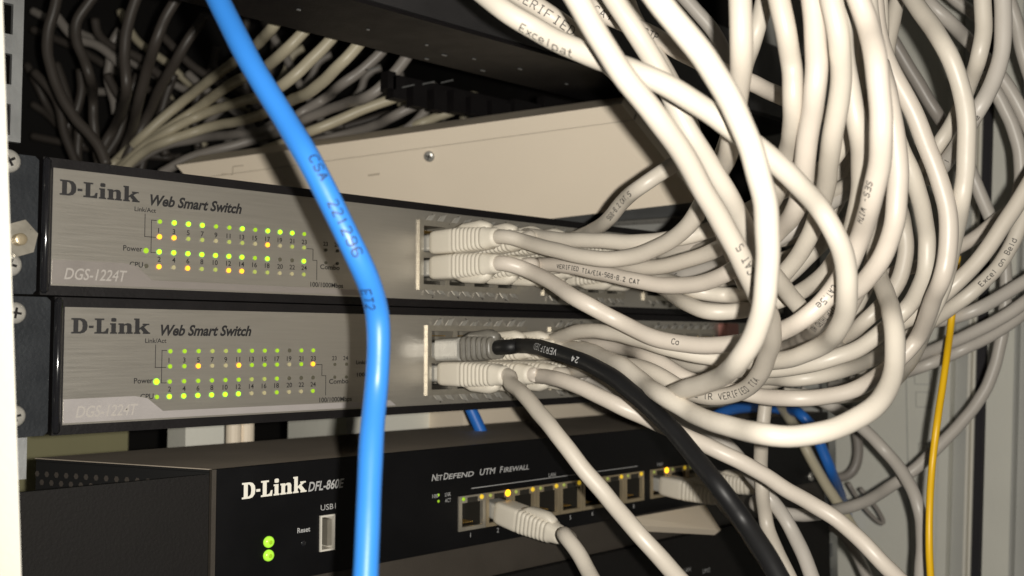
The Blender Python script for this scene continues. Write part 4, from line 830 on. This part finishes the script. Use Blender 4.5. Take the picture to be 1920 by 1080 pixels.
STROKE = {'A': [[(0,0),(2,6),(4,0)],[(1,2),(3,2)]], 'B': [[(0,0),(0,6),(3,6),(4,5),(3,3),(0,3)],[(3,3),(4,1.5),(3,0),(0,0)]], 'C': [[(4,1),(3,0),(1,0),(0,1.5),(0,4.5),(1,6),(3,6),(4,5)]],
 'D': [[(0,0),(0,6),(2.6,6),(4,4.4),(4,1.6),(2.6,0),(0,0)]], 'E': [[(4,0),(0,0),(0,6),(4,6)],[(0,3),(3,3)]], 'F': [[(0,0),(0,6),(4,6)],[(0,3),(3,3)]], 'G': [[(4,5),(3,6),(1,6),(0,4.5),(0,1.5),(1,0),(3,0),(4,1),(4,3),(2.4,3)]],
 'H': [[(0,0),(0,6)],[(4,0),(4,6)],[(0,3),(4,3)]], 'I': [[(2,0),(2,6)],[(.8,0),(3.2,0)],[(.8,6),(3.2,6)]], 'L': [[(0,6),(0,0),(4,0)]], 'N': [[(0,0),(0,6),(4,0),(4,6)]], 'O': [[(1,0),(0,1.5),(0,4.5),(1,6),(3,6),(4,4.5),(4,1.5),(3,0),(1,0)]],
 'P': [[(0,0),(0,6),(3,6),(4,4.6),(3,3),(0,3)]], 'R': [[(0,0),(0,6),(3,6),(4,4.6),(3,3),(0,3)],[(2,3),(4,0)]], 'S': [[(0,1),(1,0),(3,0),(4,1.4),(3,3),(1,3),(0,4.6),(1,6),(3,6),(4,5)]], 'T': [[(2,0),(2,6)],[(0,6),(4,6)]],
 'U': [[(0,6),(0,1.5),(1,0),(3,0),(4,1.5),(4,6)]], 'V': [[(0,6),(2,0),(4,6)]], 'W': [[(0,6),(1,0),(2,4),(3,0),(4,6)]], 'M': [[(0,0),(0,6),(2,3),(4,6),(4,0)]], 'G2': [], '-': [[(.8,3),(3.2,3)]], '.': [[(1.8,0),(2.2,0),(2.2,.5),(1.8,.5)]], '/': [[(0,0),(4,6)]],
 '1': [[(1,4.8),(2,6),(2,0)]], '2': [[(0,5),(1,6),(3,6),(4,4.6),(0,0),(4,0)]], '4': [[(3,0),(3,6),(0,2),(4,2)]], '5': [[(4,6),(0,6),(0,3.4),(3,3.4),(4,2),(3,0),(0,0)]], '6': [[(4,5),(3,6),(1,6),(0,4),(0,1.4),(1,0),(3,0),(4,1.4),(3,3),(0,3)]],
 '8': [[(1,3),(0,1.5),(1,0),(3,0),(4,1.5),(3,3),(1,3),(0,4.5),(1,6),(3,6),(4,4.5),(3,3)]], '9': [[(0,1),(1,0),(3,0),(4,2),(4,4.6),(3,6),(1,6),(0,4.6),(1,3),(4,3)]], '3': [[(0,5),(1,6),(3,6),(4,4.6),(3,3),(1.4,3)],[(3,3),(4,1.5),(3,0),(0,0)]],
 'e': [[(0,2),(4,2),(4,3),(3,4),(1,4),(0,3),(0,1),(1,0),(4,0)]], 'x': [[(0,0),(4,4)],[(0,4),(4,0)]], 'c': [[(4,4),(1,4),(0,3),(0,1),(1,0),(4,0)]], 'l': [[(2,0),(2,6)]], 'o': [[(1,0),(0,1),(0,3),(1,4),(3,4),(4,3),(4,1),(3,0),(1,0)]], 'n': [[(0,0),(0,4),(3,4),(4,3),(4,0)]],
 'd': [[(4,6),(4,0),(1,0),(0,1),(0,3),(1,4),(4,4)]], 'p': [[(0,-2),(0,4),(3,4),(4,3),(4,1),(3,0),(0,0)]], 'a': [[(4,0),(4,4),(1,4)],[(4,0),(1,0),(0,1),(1,2),(4,2)]], 't': [[(1.5,6),(1.5,1),(2.5,0),(4,0)],[(0,4),(3,4)]]}
def cable_text(c, txt, px, py, h, dr, off, width=.00013):
    """stroke lettering wrapped on the jacket; h = cap height in mm, dr = +1 along the path or -1 against it, off = turn round the jacket in radians"""
    path = c['path']; pp_ = to_px(path); i0 = int(np.argmin((pp_[:, 0] - px) ** 2 + (pp_[:, 1] - py) ** 2))
    if c.get('plug') is None and dr == 0: return None
    S = np.r_[0, np.cumsum(np.linalg.norm(np.diff(path, axis=0), axis=1))]; T_ = np.gradient(path, axis=0); T_ /= np.linalg.norm(T_, axis=1)[:, None]
    h = h / 1000; un = h / 6; V = []; Fc = []; adv = un * 5.9
    def at(s, z):
        p = np.array([np.interp(s, S, path[:, k]) for k in range(3)]); t = np.array([np.interp(s, S, T_[:, k]) for k in range(3)]); t /= np.linalg.norm(t)
        e = CAM - p; e -= t * (e @ t); e /= np.linalg.norm(e)          # towards the lens, square to the jacket
        td = t * dr; up = np.cross(e, td)                              # reader's up
        a = off * 1.0 + (z - h / 2) / c['r']
        return p + (e * math.cos(a) + up * math.sin(a)) * (c['r'] * 1.022 + .00003), td
    for k, chh in enumerate(txt):
        for st in STROKE.get(chh, []):
            pts = []
            for (a, b_) in zip(st[:-1], st[1:]):
                L_ = math.hypot(b_[0] - a[0], b_[1] - a[1]); n = max(1, int(L_ / 1.0))
                pts += [(a[0] + (b_[0] - a[0]) * j / n, a[1] + (b_[1] - a[1]) * j / n) for j in range(n)]
            pts.append(st[-1]); pts = np.array(pts) * un
            g_ = np.gradient(pts, axis=0); g_ /= np.maximum(1e-9, np.linalg.norm(g_, axis=1))[:, None]
            base = len(V)
            for q, (x, z) in enumerate(pts):
                nx, nz = -g_[q][1] * width, g_[q][0] * width
                for sg in (-1, 1):
                    s = S[i0] + dr * (k * adv + x + nx * sg)
                    V.append(at(min(max(s, S[0]), S[-1]), z + nz * sg)[0])
            for q in range(len(pts) - 1): Fc.append((base + 2 * q, base + 2 * q + 1, base + 2 * q + 3, base + 2 * q + 2))
    return V, Fc
for c in CABLES:
    base = c['p0'] if c['plug'] else c['path'][0]
    V, Fc = tube(c['path'], c['r'])
    if c['plug'] or c['text']:
        root = empty(c['name'], tuple(base), c['label'], c['cat'], c['group'])
        mesh_obj('jacket', V, Fc, c['col'], root, True)
    else:
        o = mesh_obj(c['name'], V, Fc, c['col'], None, True); tag(o, c['label'], c['cat'], c['group']); continue
    for (txt, px, py, h, dr, off) in c['text']:
        V, Fc = cable_text(c, txt, px, py, h, dr, off, .00019 if c['col'] == 'blue' else .00017)
        mesh_obj('printed_text', V, Fc, 'inkgrey' if c['col'] == 'black' else 'inkblue' if c['col'] == 'blue' else 'inkcable', root)
    if c['plug']:
        p0, ax = c['p0'], c['ax']
        pl = loft(p0, ax, [(-.006, .0052, .0036, 8, 0), (.0042, .0052, .0036, 8, 0)]); mesh_obj('plug', *pl, 'clear', root)
        secs = [(.0030, .0050, .0046, 6, 0), (.0036, .0056, .0049, 5, 0), (.0060, .0058, .0051, 6, 0), (.0160, .0058, .0052, 6, 0), (.0166, .0057, .0051, 6, 0)]
        nr = 8 if c['boot'] == 'boot' else 6
        for q in range(nr):
            t = q / nr; s = .0172 + .0175 * t; hw = .0057 - .0012 * t; hh = .0052 - .0007 * t; e = 6 - 3.2 * t; st = .0175 / nr
            dep = .00026 if c['boot'] == 'boot' else .0008
            secs += [(s, hw - dep, hh - dep, e, 0), (s + st * .25, hw - dep, hh - dep, e, 0), (s + st * .38, hw, hh, e, 0), (s + st * .9, hw, hh, e, 0)]
        secs += [(.0352, .0043, .0041, 2.6, 0), (.0385, .0040, .0039, 2.3, 0), (.0400, .0034, .0034, 2, 0)]
        if c['boot'] == 'bootgrey': secs = [(s - (.0 if s < .016 else 0), a, b_, e, z) for (s, a, b_, e, z) in secs if s < .0345] + [(.0345, .0036, .0036, 2, 0)]
        bo = mesh_obj('boot', *loft(p0, ax, secs), c['boot'], root, True)
        if c['boot'] == 'bootgrey':
            mesh_obj('plug_body', *loft(p0, ax, [(.0025, .0060, .0044, 8, 0), (.0028, .0063, .0047, 8, 0), (.0170, .0063, .0047, 8, 0)]), 'clear', root)
        sg = 1 if (c['plug'][0] == 3 or c['plug'][2] == 1) else -1
        mesh_obj('latch_guard', *loft(p0, ax, [(.017, .0026, .0008, 3, sg * .0050), (.021, .0030, .0018, 3, sg * .0053), (.031, .0030, .0026, 2.5, sg * .0050), (.035, .0020, .0016, 2.2, sg * .0042)], 16), c['boot'], bo, True)
